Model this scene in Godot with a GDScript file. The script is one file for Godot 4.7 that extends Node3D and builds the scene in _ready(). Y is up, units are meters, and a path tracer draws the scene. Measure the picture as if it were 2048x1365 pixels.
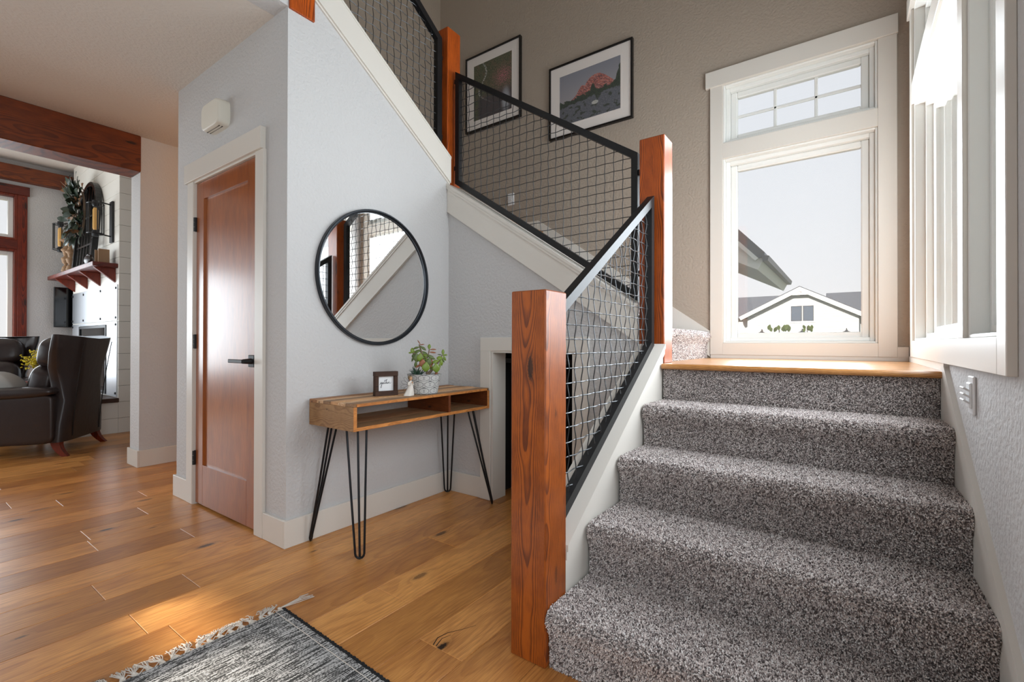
extends Node3D
# Foyer with a carpeted stair, built in metres. All positions below are written (x, height, depth): x to the right,
# depth away from the viewer; V() turns them into Godot's axes.

var M := {}
var org := Vector3.ZERO
var counts := {}
var rng := RandomNumberGenerator.new()

static func V(x: float, y: float, z: float) -> Vector3:
	return Vector3(x, y, -z)

class MB:
	var t := PackedVector3Array()
	var uv := PackedVector2Array()

	func tri(a: Vector3, b: Vector3, c: Vector3) -> void:
		t.append(a); t.append(b); t.append(c)

	func quad(a: Vector3, b: Vector3, c: Vector3, d: Vector3) -> void:
		tri(a, b, c); tri(a, c, d)

	func out(a: Vector3, b: Vector3, c: Vector3, m: Vector3) -> void:
		if (c - a).cross(b - a).dot((a + b + c) / 3.0 - m) < 0.0:
			tri(a, c, b)
		else:
			tri(a, b, c)

	func close(start: int) -> void:
		var s := 0.0
		var o := t[start] if start < t.size() else Vector3.ZERO
		for i in range(start, t.size(), 3):
			s += (t[i] - o).dot((t[i + 1] - o).cross(t[i + 2] - o))
		if s > 0.0:
			for i in range(start, t.size(), 3):
				var k := t[i + 1]
				t[i + 1] = t[i + 2]
				t[i + 2] = k

	func cbox(c: Vector3, h: Vector3, b := 0.0, B := Basis()) -> MB:
		if b <= 0.0:
			for ax in 3:
				for s in [-1.0, 1.0]:
					var p := []
					for k in [[-1, -1], [1, -1], [1, 1], [-1, 1]]:
						var q := Vector3()
						q[ax] = s * h[ax]
						q[(ax + 1) % 3] = k[0] * h[(ax + 1) % 3]
						q[(ax + 2) % 3] = k[1] * h[(ax + 2) % 3]
						p.append(c + B * q)
					out(p[0], p[1], p[2], c); out(p[0], p[2], p[3], c)
			return self
		b = minf(b, minf(h.x, minf(h.y, h.z)) * 0.95)
		var P := func(sx: float, sy: float, sz: float, ax: int) -> Vector3:
			var q := Vector3(sx * (h.x - b), sy * (h.y - b), sz * (h.z - b))
			q[ax] = [sx, sy, sz][ax] * h[ax]
			return c + B * q
		for ax in 3:
			var u := (ax + 1) % 3
			var w := (ax + 2) % 3
			for s in [-1.0, 1.0]:
				var p := []
				for k in [[-1.0, -1.0], [1.0, -1.0], [1.0, 1.0], [-1.0, 1.0]]:
					var g := [0.0, 0.0, 0.0]
					g[ax] = s; g[u] = k[0]; g[w] = k[1]
					p.append(P.call(g[0], g[1], g[2], ax))
				out(p[0], p[1], p[2], c); out(p[0], p[2], p[3], c)
			for s1 in [-1.0, 1.0]:
				for s2 in [-1.0, 1.0]:
					var g0 := [0.0, 0.0, 0.0]
					var g1 := [0.0, 0.0, 0.0]
					g0[u] = s1; g0[w] = s2; g0[ax] = -1.0
					g1[u] = s1; g1[w] = s2; g1[ax] = 1.0
					var a: Vector3 = P.call(g0[0], g0[1], g0[2], u)
					var d: Vector3 = P.call(g0[0], g0[1], g0[2], w)
					var e: Vector3 = P.call(g1[0], g1[1], g1[2], u)
					var f: Vector3 = P.call(g1[0], g1[1], g1[2], w)
					out(a, d, f, c); out(a, f, e, c)
		for sx in [-1.0, 1.0]:
			for sy in [-1.0, 1.0]:
				for sz in [-1.0, 1.0]:
					out(P.call(sx, sy, sz, 0), P.call(sx, sy, sz, 1), P.call(sx, sy, sz, 2), c)
		return self

	func box(x0: float, x1: float, y0: float, y1: float, z0: float, z1: float, b := 0.0) -> MB:
		cbox(Vector3((x0 + x1) / 2, (y0 + y1) / 2, -(z0 + z1) / 2), Vector3(absf(x1 - x0), absf(y1 - y0), absf(z1 - z0)) / 2, b)
		return self

	# a straight bar of section w x h between two points; «up» is the direction of h
	func bar(a: Vector3, b: Vector3, w: float, h: float, up := Vector3.UP, bev := 0.0) -> MB:
		var d := (b - a).normalized()
		var s := d.cross(up).normalized()
		var u := s.cross(d).normalized()
		cbox((a + b) / 2, Vector3(w / 2, h / 2, a.distance_to(b) / 2), bev, Basis(s, u, d))
		return self

	# polygon in a plane across «axis», drawn out from a0 to a1: "x": (z, y) points; "y": (x, z); "z": (x, y)
	func prism(poly: PackedVector2Array, axis: String, a0: float, a1: float) -> MB:
		var s := 0.0
		for i in poly.size():
			s += poly[i].cross(poly[(i + 1) % poly.size()])
		if s < 0.0:
			poly = poly.duplicate()
			poly.reverse()
		var P := func(q: Vector2, a: float) -> Vector3:
			match axis:
				"x": return Vector3(a, q.y, -q.x)
				"y": return Vector3(q.x, a, -q.y)
			return Vector3(q.x, q.y, -a)
		var start := t.size()
		var idx := Geometry2D.triangulate_polygon(poly)
		for i in range(0, idx.size(), 3):
			var a := poly[idx[i]]
			var b := poly[idx[i + 1]]
			var c := poly[idx[i + 2]]
			if (b - a).cross(c - a) < 0.0:
				var k := b
				b = c
				c = k
			tri(P.call(a, a1), P.call(b, a1), P.call(c, a1))
			tri(P.call(a, a0), P.call(c, a0), P.call(b, a0))
		for i in poly.size():
			var a := poly[i]
			var b := poly[(i + 1) % poly.size()]
			quad(P.call(a, a0), P.call(b, a0), P.call(b, a1), P.call(a, a1))
		close(start)
		return self

	func loft(rings: Array, cap := true, round := true) -> MB:
		var start := t.size()
		for k in rings.size() - 1:
			var a: PackedVector3Array = rings[k]
			var b: PackedVector3Array = rings[k + 1]
			var n := a.size()
			for i in (n if round else n - 1):
				var j := (i + 1) % n
				quad(a[i], a[j], b[j], b[i])
		if cap:
			for e in 2:
				var r: PackedVector3Array = rings[0] if e == 0 else rings[-1]
				var m := Vector3.ZERO
				for p in r:
					m += p / r.size()
				for i in r.size():
					var j := (i + 1) % r.size()
					if e == 0:
						tri(m, r[j], r[i])
					else:
						tri(m, r[i], r[j])
		close(start)
		return self

	func tube(p: PackedVector3Array, r: float, sides := 6, r1 := -1.0) -> MB:
		var rings := []
		var d := (p[1] - p[0]).normalized()
		var s := d.cross(Vector3.UP if absf(d.y) < 0.9 else Vector3.RIGHT).normalized()
		for i in p.size():
			var g := (p[mini(i + 1, p.size() - 1)] - p[maxi(i - 1, 0)]).normalized()
			s = (s - g * s.dot(g)).normalized()
			var w := g.cross(s)
			var q := r if r1 < 0.0 else lerpf(r, r1, float(i) / (p.size() - 1))
			var ring := PackedVector3Array()
			for k in sides:
				var an := TAU * k / sides
				ring.append(p[i] + (s * cos(an) + w * sin(an)) * q)
			rings.append(ring)
		return loft(rings)

	func lathe(c: Vector3, prof: PackedVector2Array, seg := 24, B := Basis()) -> MB:
		var rings := []
		for q in prof:
			var ring := PackedVector3Array()
			for k in seg:
				var an := TAU * k / seg
				ring.append(c + B * Vector3(cos(an) * maxf(q.x, 1e-5), q.y, sin(an) * maxf(q.x, 1e-5)))
			rings.append(ring)
		return loft(rings)

	func ellip(c: Vector3, h: Vector3, B := Basis(), seg := 12, rows := 8) -> MB:
		var rings := []
		for j in rows + 1:
			var la := -PI / 2 + PI * j / rows
			var ring := PackedVector3Array()
			for k in seg:
				var an := TAU * k / seg
				ring.append(c + B * Vector3(h.x * cos(la) * cos(an), h.y * sin(la), h.z * cos(la) * sin(an)))
			rings.append(ring)
		return loft(rings)

	# a cushion: a box with full rounded sides (superellipsoid of exponents e)
	func cushion(c: Vector3, h: Vector3, B := Basis(), e1 := 0.45, e2 := 0.45, seg := 28, rows := 16) -> MB:
		var P := func(v: float, e: float) -> float: return signf(v) * pow(absf(v), e)
		var rings := []
		for j in rows + 1:
			var la := -PI / 2 + PI * j / rows
			var ring := PackedVector3Array()
			for k in seg:
				var an := TAU * k / seg
				var cl: float = P.call(cos(la), e1) if j > 0 and j < rows else 0.0
				ring.append(c + B * Vector3(h.x * cl * P.call(cos(an), e2), h.y * P.call(sin(la), e1), h.z * cl * P.call(sin(an), e2)))
			rings.append(ring)
		return loft(rings)

	func mesh(o: Vector3, smooth: float) -> ArrayMesh:
		var n := PackedVector3Array()
		n.resize(t.size())
		var keep := PackedVector3Array()
		var kuv := PackedVector2Array()
		var acc := {}
		for i in range(0, t.size(), 3):
			var f := (t[i + 2] - t[i]).cross(t[i + 1] - t[i])
			if smooth > 0.0:
				for k in 3:
					var key := Vector3i((t[i + k] * 20000.0).round())
					if acc.has(key):
						acc[key].append(f)
					else:
						acc[key] = [f]
		var lim := cos(deg_to_rad(smooth))
		var nn := PackedVector3Array()
		for i in range(0, t.size(), 3):
			var f := (t[i + 2] - t[i]).cross(t[i + 1] - t[i])
			if f.length_squared() < 1e-22:
				continue
			var fn := f.normalized()
			for k in 3:
				keep.append(t[i + k] - o)
				if uv.size() == t.size():
					kuv.append(uv[i + k])
				if smooth > 0.0:
					var s := Vector3.ZERO
					for g: Vector3 in acc[Vector3i((t[i + k] * 20000.0).round())]:
						if g.normalized().dot(fn) >= lim:
							s += g
					nn.append(s.normalized())
				else:
					nn.append(fn)
		var a := []
		a.resize(Mesh.ARRAY_MAX)
		a[Mesh.ARRAY_VERTEX] = keep
		a[Mesh.ARRAY_NORMAL] = nn
		if kuv.size():
			a[Mesh.ARRAY_TEX_UV] = kuv
		var m := ArrayMesh.new()
		m.add_surface_from_arrays(Mesh.PRIMITIVE_TRIANGLES, a)
		return m

func mb() -> MB:
	return MB.new()

func numbered(parent: Node, called: String) -> String:
	var key := "%d/%s" % [parent.get_instance_id(), called]
	var n: int = counts.get(key, 0)
	counts[key] = n + 1
	return called if n == 0 else "%s_%03d" % [called, n]

func put(called: String, mesh: Mesh, m: Material, parent: Node = self) -> MeshInstance3D:
	var o := MeshInstance3D.new()
	o.name = numbered(parent, called)
	o.mesh = mesh
	o.material_override = m
	parent.add_child(o, true)
	return o

# commits a builder as one named mesh; points are in the scene's axes, less the place of the thing it belongs to
func obj(called: String, b: MB, m: Material, parent: Node = self, smooth := 0.0) -> MeshInstance3D:
	return put(called, b.mesh(Vector3.ZERO if parent == self else org, smooth), m, parent)

func tag(o: Node, label: String, category := "", group := "", kind := "") -> Node:
	o.set_meta("label", label)
	if category: o.set_meta("category", category)
	if group: o.set_meta("group", group)
	if kind: o.set_meta("kind", kind)
	return o

func thing(called: String, label: String, category: String, at := Vector3.ZERO, turn := 0.0, group := "") -> Node3D:
	var o := Node3D.new()
	o.name = numbered(self, called)
	add_child(o, true)
	o.position = at
	o.rotation.y = turn
	org = at if turn == 0.0 else Vector3.ZERO
	tag(o, label, category, group)
	return o

func struct(called: String, b: MB, m: Material, label := "") -> MeshInstance3D:
	org = Vector3.ZERO
	var o := obj(called, b, m)
	o.set_meta("kind", "structure")
	if label: o.set_meta("label", label)
	return o

func mat(key: String, c: Color, rough := 0.6, metal := 0.0) -> StandardMaterial3D:
	var m := StandardMaterial3D.new()
	m.resource_name = key
	m.albedo_color = c
	m.roughness = rough
	m.metallic = metal
	M[key] = m
	return m

func textured(key: String, t: Texture2D, scale: Vector3, rough: float, tint := Color.WHITE, offset := Vector3.ZERO) -> StandardMaterial3D:
	var m := mat(key, tint, rough)
	m.albedo_texture = t
	m.uv1_triplanar = true
	m.uv1_world_triplanar = true
	m.uv1_triplanar_sharpness = 8.0
	m.uv1_scale = scale
	m.uv1_offset = offset
	return m

func C(r: int, g: int, b: int) -> Color:
	return Color8(r, g, b)

# ---------------------------------------------------------------- textures
func noise_tex(freq: float, oct := 3, size := 512, normal := 0.0, ramp: Gradient = null, kind := FastNoiseLite.TYPE_SIMPLEX_SMOOTH, sd := 1) -> NoiseTexture2D:
	var n := FastNoiseLite.new()
	n.noise_type = kind
	n.frequency = freq
	n.fractal_octaves = oct
	n.seed = sd
	var t := NoiseTexture2D.new()
	t.width = size
	t.height = size
	t.seamless = true
	t.noise = n
	if ramp: t.color_ramp = ramp
	if normal > 0.0:
		t.as_normal_map = true
		t.bump_strength = normal
	return t

# boards side by side, grain up the picture; «late» is how strong the dark rings are
func wood(w: int, h: int, cols: int, sd: int, rings: float, lengthwise: int, late: float, fibre: float, knots: int, light: Color, dark: Color, across := false) -> ImageTexture:
	var N := FastNoiseLite.new()
	N.seed = sd
	N.frequency = 1.0
	N.fractal_octaves = 2
	var N2 := FastNoiseLite.new()
	N2.seed = sd + 7
	N2.frequency = 1.0
	N2.fractal_octaves = 2
	var r := RandomNumberGenerator.new()
	r.seed = sd
	var mid := []
	var bend := []
	var tone := []
	var kn := []
	for c in cols:
		mid.append(r.randf_range(-0.7, 0.7))
		bend.append(rings * r.randf_range(0.7, 1.3))
		tone.append(r.randf_range(-0.1, 0.1))
		var list := []
		for k in knots:
			if r.randf() < 0.8:
				list.append(Vector4(r.randf_range(-0.8, 0.8), r.randf(), r.randf_range(0.02, 0.085), r.randf_range(0.3, 1.0)))
		kn.append(list)
	var data := PackedByteArray()
	data.resize(w * h * 3)
	var aspect := float(h) / (float(w) / cols) # board length in board half-widths / 2
	for y in h:
		var a := TAU * y / h
		var cv := cos(a) * 0.9
		var sv := sin(a) * 0.9
		for x in w:
			var c := x * cols / w
			var u := (float(x) * cols / w - c) * 2.0 - 1.0
			var f: float = bend[c] * (u - mid[c]) * (u - mid[c]) + lengthwise * float(y) / h + N.get_noise_3d(u * 0.35 + c * 17.0, cv * 0.7, sv * 0.7) * 1.7
			var kd := 0.0
			for q: Vector4 in kn[c]:
				var du := (u - q.x) / 2.0
				var dv := float(y) / h - q.y
				dv = (dv - roundf(dv)) * aspect * 0.45
				var d := (du * du + dv * dv) / (q.z * q.z)
				if d < 12.0:
					f += 1.6 * exp(-d * 0.35)
					kd = maxf(kd, q.w * smoothstep(1.6, 0.5, d * (1.0 + 0.8 * N2.get_noise_2d(du * 60.0, dv * 60.0))))
					kd = maxf(kd, q.w * 0.4 * exp(-d * 0.5))
			var g := f - floorf(f)
			var s := smoothstep(0.35, 0.92, g) * (1.0 - smoothstep(0.93, 1.0, g))
			var fb := N2.get_noise_3d(u * 22.0 + c * 31.0, cv * 5.0, sv * 5.0)
			var big := N.get_noise_3d(u * 0.9 + c * 9.0, cv * 1.7 + 40.0, sv * 1.7)
			var k := clampf(0.32 + late * (s - 0.35) + fibre * fb + 0.22 * big + tone[c], 0.0, 1.0)
			var col := light.lerp(dark, k).lerp(Color(0.09, 0.05, 0.03), kd * 0.9)
			var at := (x * h + (h - 1 - y)) * 3 if across else (y * w + x) * 3
			data[at] = col.r8
			data[at + 1] = col.g8
			data[at + 2] = col.b8
	return ImageTexture.create_from_image(Image.create_from_data(h if across else w, w if across else h, false, Image.FORMAT_RGB8, data))

func picture(kind: int) -> ImageTexture:
	var w := 384
	var h := 384
	var N := FastNoiseLite.new()
	N.seed = 5 + kind
	N.frequency = 0.02
	N.fractal_octaves = 4
	var data := PackedByteArray()
	data.resize(w * h * 3)
	var r := RandomNumberGenerator.new()
	r.seed = 11 + kind
	for y in h:
		for x in w:
			var u := float(x) / w
			var v := float(y) / h
			var n := N.get_noise_2d(x, y)
			var n2 := N.get_noise_2d(x * 4.0 + 300.0, y * 4.0)
			var n3 := r.randf()
			var c: Color
			if kind == 0: # rosy mountain over a dark wood and a grey meadow
				var ridge := 0.60 - 0.42 * exp(-pow((u - 0.62) / 0.30, 2.0)) - 0.06 * exp(-pow((u - 0.36) / 0.06, 2.0)) + 0.05 * exp(-pow((u - 0.43) / 0.02, 2.0)) + 0.02 * n2
				var wood_top := 0.50 + 0.10 * (0.5 - u) + 0.07 * n - 0.12 * exp(-pow((u - 0.57) / 0.05, 2.0)) - 0.30 * smoothstep(0.9, 1.0, u)
				var meadow := 0.62 + 0.12 * (0.4 - u) + 0.06 * n
				if v < ridge and v < wood_top:
					c = Color(0.42, 0.43, 0.48).lerp(Color(0.52, 0.50, 0.52), v * 2.0)
				elif v < wood_top:
					c = Color(0.70, 0.33, 0.26).lerp(Color(0.28, 0.14, 0.16), clampf(0.45 + 1.3 * n2 + 0.5 * n, 0.0, 1.0))
					c = c.lerp(Color(0.75, 0.55, 0.52), 0.5 * smoothstep(0.1, 0.4, N.get_noise_2d(x * 3.0 - y * 3.0, y * 1.5 + 99.0)))
				elif v < meadow:
					c = Color(0.06, 0.08, 0.07).lerp(Color(0.12, 0.17, 0.10), clampf(0.5 + 1.2 * n2, 0.0, 1.0))
				else:
					c = Color(0.17, 0.18, 0.21).lerp(Color(0.42, 0.42, 0.46), clampf(n3 * 0.7 + 0.4 * n2, 0.0, 1.0)).lerp(Color(0.09, 0.12, 0.08), smoothstep(0.15, 0.4, n))
					c = c.lerp(Color(0.75, 0.75, 0.72), smoothstep(0.012, 0.006, pow(u - 0.60, 2.0) * 3.0 + pow(v - 0.73, 2.0) * 6.0) * 0.8)
			else: # brook falling between green banks and pink flowers
				var path := 0.24 + 0.10 * sin(v * 9.0) + 0.35 * smoothstep(0.5, 1.0, v)
				c = Color(0.12, 0.15, 0.08).lerp(Color(0.30, 0.30, 0.17), clampf(0.45 + 1.2 * n2, 0.0, 1.0)).lerp(Color(0.34, 0.24, 0.16), clampf(n * 1.2, 0.0, 0.7))
				c = c.lerp(Color(0.16, 0.13, 0.14), smoothstep(0.5, 0.7, v) * smoothstep(0.05, 0.2, u))
				c = c.lerp(Color(0.72, 0.35, 0.40), smoothstep(0.08, 0.30, N.get_noise_2d(x * 5.0, y * 5.0 + 70.0) + 0.25 * exp(-(pow((u - 0.8) / 0.25, 2.0) + pow((v - 0.36) / 0.18, 2.0))) - 0.05) * exp(-(pow((u - 0.78) / 0.30, 2.0) + pow((v - 0.38) / 0.22, 2.0))))
				c = c.lerp(Color(0.75, 0.74, 0.74), 0.8 * smoothstep(0.035, 0.01, absf(u - path)) * smoothstep(-0.2, 0.25, n2 + 0.1) * smoothstep(0.85, 0.5, v))
				c = c.lerp(Color(0.62, 0.64, 0.68), 0.9 * smoothstep(0.02, 0.0, pow(u - 0.85, 2.0) + pow((v - 0.8) * 0.5, 2.0)))
			var at := (y * w + x) * 3
			c = c.lightened(0.20)
			data[at] = c.r8
			data[at + 1] = c.g8
			data[at + 2] = c.b8
	return ImageTexture.create_from_image(Image.create_from_data(w, h, false, Image.FORMAT_RGB8, data))

func rug_weave() -> ImageTexture:
	var w := 512
	var h := 512
	var data := PackedByteArray()
	data.resize(w * h * 3)
	var r := RandomNumberGenerator.new()
	r.seed = 3
	for x in range(0, w, 2): # one weft thread of two pixels, running up the picture, dyed light and dark along its length
		var y := 0
		var next := 0
		var shade := 0.5
		var lit := r.randf()
		while y < h:
			if y >= next:
				next = y + r.randi_range(4, 44)
				lit = r.randf()
				shade = 0.26 if lit < 0.38 else (0.90 if lit < 0.74 else 0.62)
			for k in 2:
				var twill := ((x / 2) + (y / 3)) % 3
				var s := shade if twill != 0 else lerpf(shade, 0.16, 0.7)
				s = clampf(s + r.randf_range(-0.06, 0.06), 0.04, 0.95)
				var at := (y * w + x + k) * 3
				data[at] = int(s * 255)
				data[at + 1] = int(s * 254)
				data[at + 2] = int(s * 252)
			y += 1
	return ImageTexture.create_from_image(Image.create_from_data(w, h, false, Image.FORMAT_RGB8, data))

func pot_print() -> ImageTexture:
	var im := Image.create(768, 256, false, Image.FORMAT_RGB8)
	im.fill(Color(0.80, 0.80, 0.79))
	var dark := Color(0.20, 0.21, 0.23)
	var dot := func(x: float, y: float, s: float) -> void:
		im.fill_rect(Rect2i(posmod(int(x - s / 2), 768), clampi(int(y - s / 2), 0, 250), int(s), int(s)), dark)
	var line := func(a: Vector2, b: Vector2, s: float) -> void:
		var n := int(a.distance_to(b))
		for i in n + 1:
			var p := a.lerp(b, float(i) / maxf(n, 1))
			dot.call(p.x, p.y, s)
	for i in 8:
		for j in range(-1, 4):
			var c := Vector2(i * 96.0 + (48.0 if posmod(j, 2) else 0.0), j * 85.0 + 42.0)
			var oct := []
			for k in 8:
				oct.append(c + Vector2.from_angle(TAU * (k + 0.5) / 8.0) * Vector2(45, 40))
			for k in 8:
				line.call(oct[k], oct[(k + 1) % 8], 3.0)
			line.call(c + Vector2(0, -14), c + Vector2(0, 14), 3.0)
			line.call(c + Vector2(-9, -14), c + Vector2(9, -14), 3.0)
			line.call(c + Vector2(-9, 14), c + Vector2(9, 14), 3.0)
			for sx in [-1, 1]:
				for sy in [-1, 1]:
					dot.call(c.x + 48 + sx * 8, c.y + 42 + sy * 7, 7.0)
				line.call(c + Vector2(sx * 40.0, 34), c + Vector2(sx * 62.0, 52), 3.0)
	return ImageTexture.create_from_image(im)

# ---------------------------------------------------------------- main
const RISE := 0.1858
const RUN := 0.2837
const Z1 := 1.289      # face of the lowest riser
const LAND := 0.929    # lower landing
const XR := 0.303      # right wall
const XM := -2.301     # wall with the mirror
const ZU := 2.43       # wall under the stair
const ZF := 3.60       # far wall with the window
const ZW := 1.2526     # wall with the tall door
const EYE := 1.0324

func _ready() -> void:
	rng.seed = 42
	camera()
	daylight()
	materials()
	shell()
	floor_boards()
	far_window()
	side_window()
	front_of_house()
	trims()
	tall_door()
	small_door()
	stairs()
	newels_and_railings()
	pictures()
	small_fittings()
	mirror()
	console_table()
	table_things()
	rug()
	living_room()
	recliners()
	outside()

func camera() -> void:
	var yaw := -0.6233
	var pitch := 0.0048
	var roll := 0.0019
	var f := Vector3(sin(yaw), 0, cos(yaw))
	var r := Vector3(cos(yaw), 0, -sin(yaw))
	var f2 := f * cos(pitch) + Vector3.UP * sin(pitch)
	var u2 := Vector3.UP * cos(pitch) - f * sin(pitch)
	var r3 := r * cos(roll) + u2 * sin(roll)
	var u3 := u2 * cos(roll) - r * sin(roll)
	var cam := Camera3D.new()
	cam.name = "camera"
	cam.fov = 72.2088
	cam.near = 0.05
	cam.far = 300.0
	cam.transform = Transform3D(Basis(V(r3.x, r3.y, r3.z), V(u3.x, u3.y, u3.z), -V(f2.x, f2.y, f2.z)), V(0, EYE, 0))
	add_child(cam)
	cam.current = true

func daylight() -> void:
	var sky_mat := ProceduralSkyMaterial.new()
	sky_mat.sky_top_color = Color(0.95, 0.97, 1.0)
	sky_mat.sky_horizon_color = Color(1.0, 1.0, 1.0)
	sky_mat.ground_bottom_color = Color(0.55, 0.55, 0.52)
	sky_mat.ground_horizon_color = Color(0.75, 0.75, 0.73)
	sky_mat.sky_energy_multiplier = 1.0
	sky_mat.ground_energy_multiplier = 1.0
	var sky := Sky.new()
	sky.sky_material = sky_mat
	var e := Environment.new()
	e.background_mode = Environment.BG_SKY
	e.sky = sky
	e.background_energy_multiplier = 0.85
	e.tonemap_mode = Environment.TONE_MAPPER_LINEAR
	e.tonemap_exposure = 1.1
	e.sdfgi_enabled = true
	e.ssao_enabled = true
	e.ssil_enabled = true
	var w := WorldEnvironment.new()
	w.name = "world"
	w.environment = e
	add_child(w)
	var sun := DirectionalLight3D.new()
	sun.name = "sun"
	sun.light_color = Color(1.0, 0.96, 0.90)
	sun.light_energy = 2.6
	sun.light_angular_distance = 1.6
	sun.shadow_enabled = true
	sun.sky_mode = DirectionalLight3D.SKY_MODE_LIGHT_ONLY
	add_child(sun)
	sun.look_at_from_position(Vector3.ZERO, V(0.12, -0.5, 1.0))

	# area lights added to strengthen daylight at windows, several of them unseen
	for q in [["z", -0.29, 1.69, 0.75, 1.2, ZF - 0.035, 4.0], ["z", -0.29, 2.67, 0.75, 0.32, ZF - 0.035, 0.3],
		["x", 2.50, 1.70, 0.9, 1.2, XR - 0.035, 2.4], ["x", 1.76, 1.70, 0.3, 1.2, XR - 0.035, 0.9], ["x", 2.50, 2.67, 0.9, 0.32, XR - 0.035, 0.15],
		["x", -0.35, 1.42, 1.6, 1.75, XR - 0.035, 3.0], ["x", -0.7, 3.85, 2.5, 1.4, XR - 0.035, 0.2],  # fill at the unseen windows beside and above the viewer
		["z-", -6.85, 1.55, 3.0, 2.0, -2.58, 7.0], ["x-", -0.2, 1.4, 2.7, 1.7, -8.96, 9.0]]:
		window_light(q)

func window_light(q: Array) -> void:
	var l := AreaLight3D.new()
	l.name = "window_fill_light"
	l.area_size = Vector2(q[3], q[4])
	l.light_energy = q[6]
	l.light_color = Color(0.93, 0.97, 1.0)
	l.area_range = 14.0
	l.area_attenuation = 2.0
	l.shadow_enabled = true
	add_child(l, true)
	# an area light shines along its own -z
	if q[0][0] == "z":
		l.position = V(q[1], q[2], q[5])
		l.rotation.y = PI if q[0] == "z" else 0.0
	else:
		l.position = V(q[5], q[2], q[1])
		l.rotation.y = PI / 2 if q[0] == "x" else -PI / 2

func grain(key: String, tex: Texture2D, scale: Vector3, rough: float, tint := Color.WHITE, offset := Vector3.ZERO, coat := 0.0) -> StandardMaterial3D:
	var m := textured(key, tex, scale, rough, tint, offset)
	if coat > 0.0:
		m.clearcoat_enabled = true
		m.clearcoat = coat
		m.clearcoat_roughness = 0.2
	return m

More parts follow.
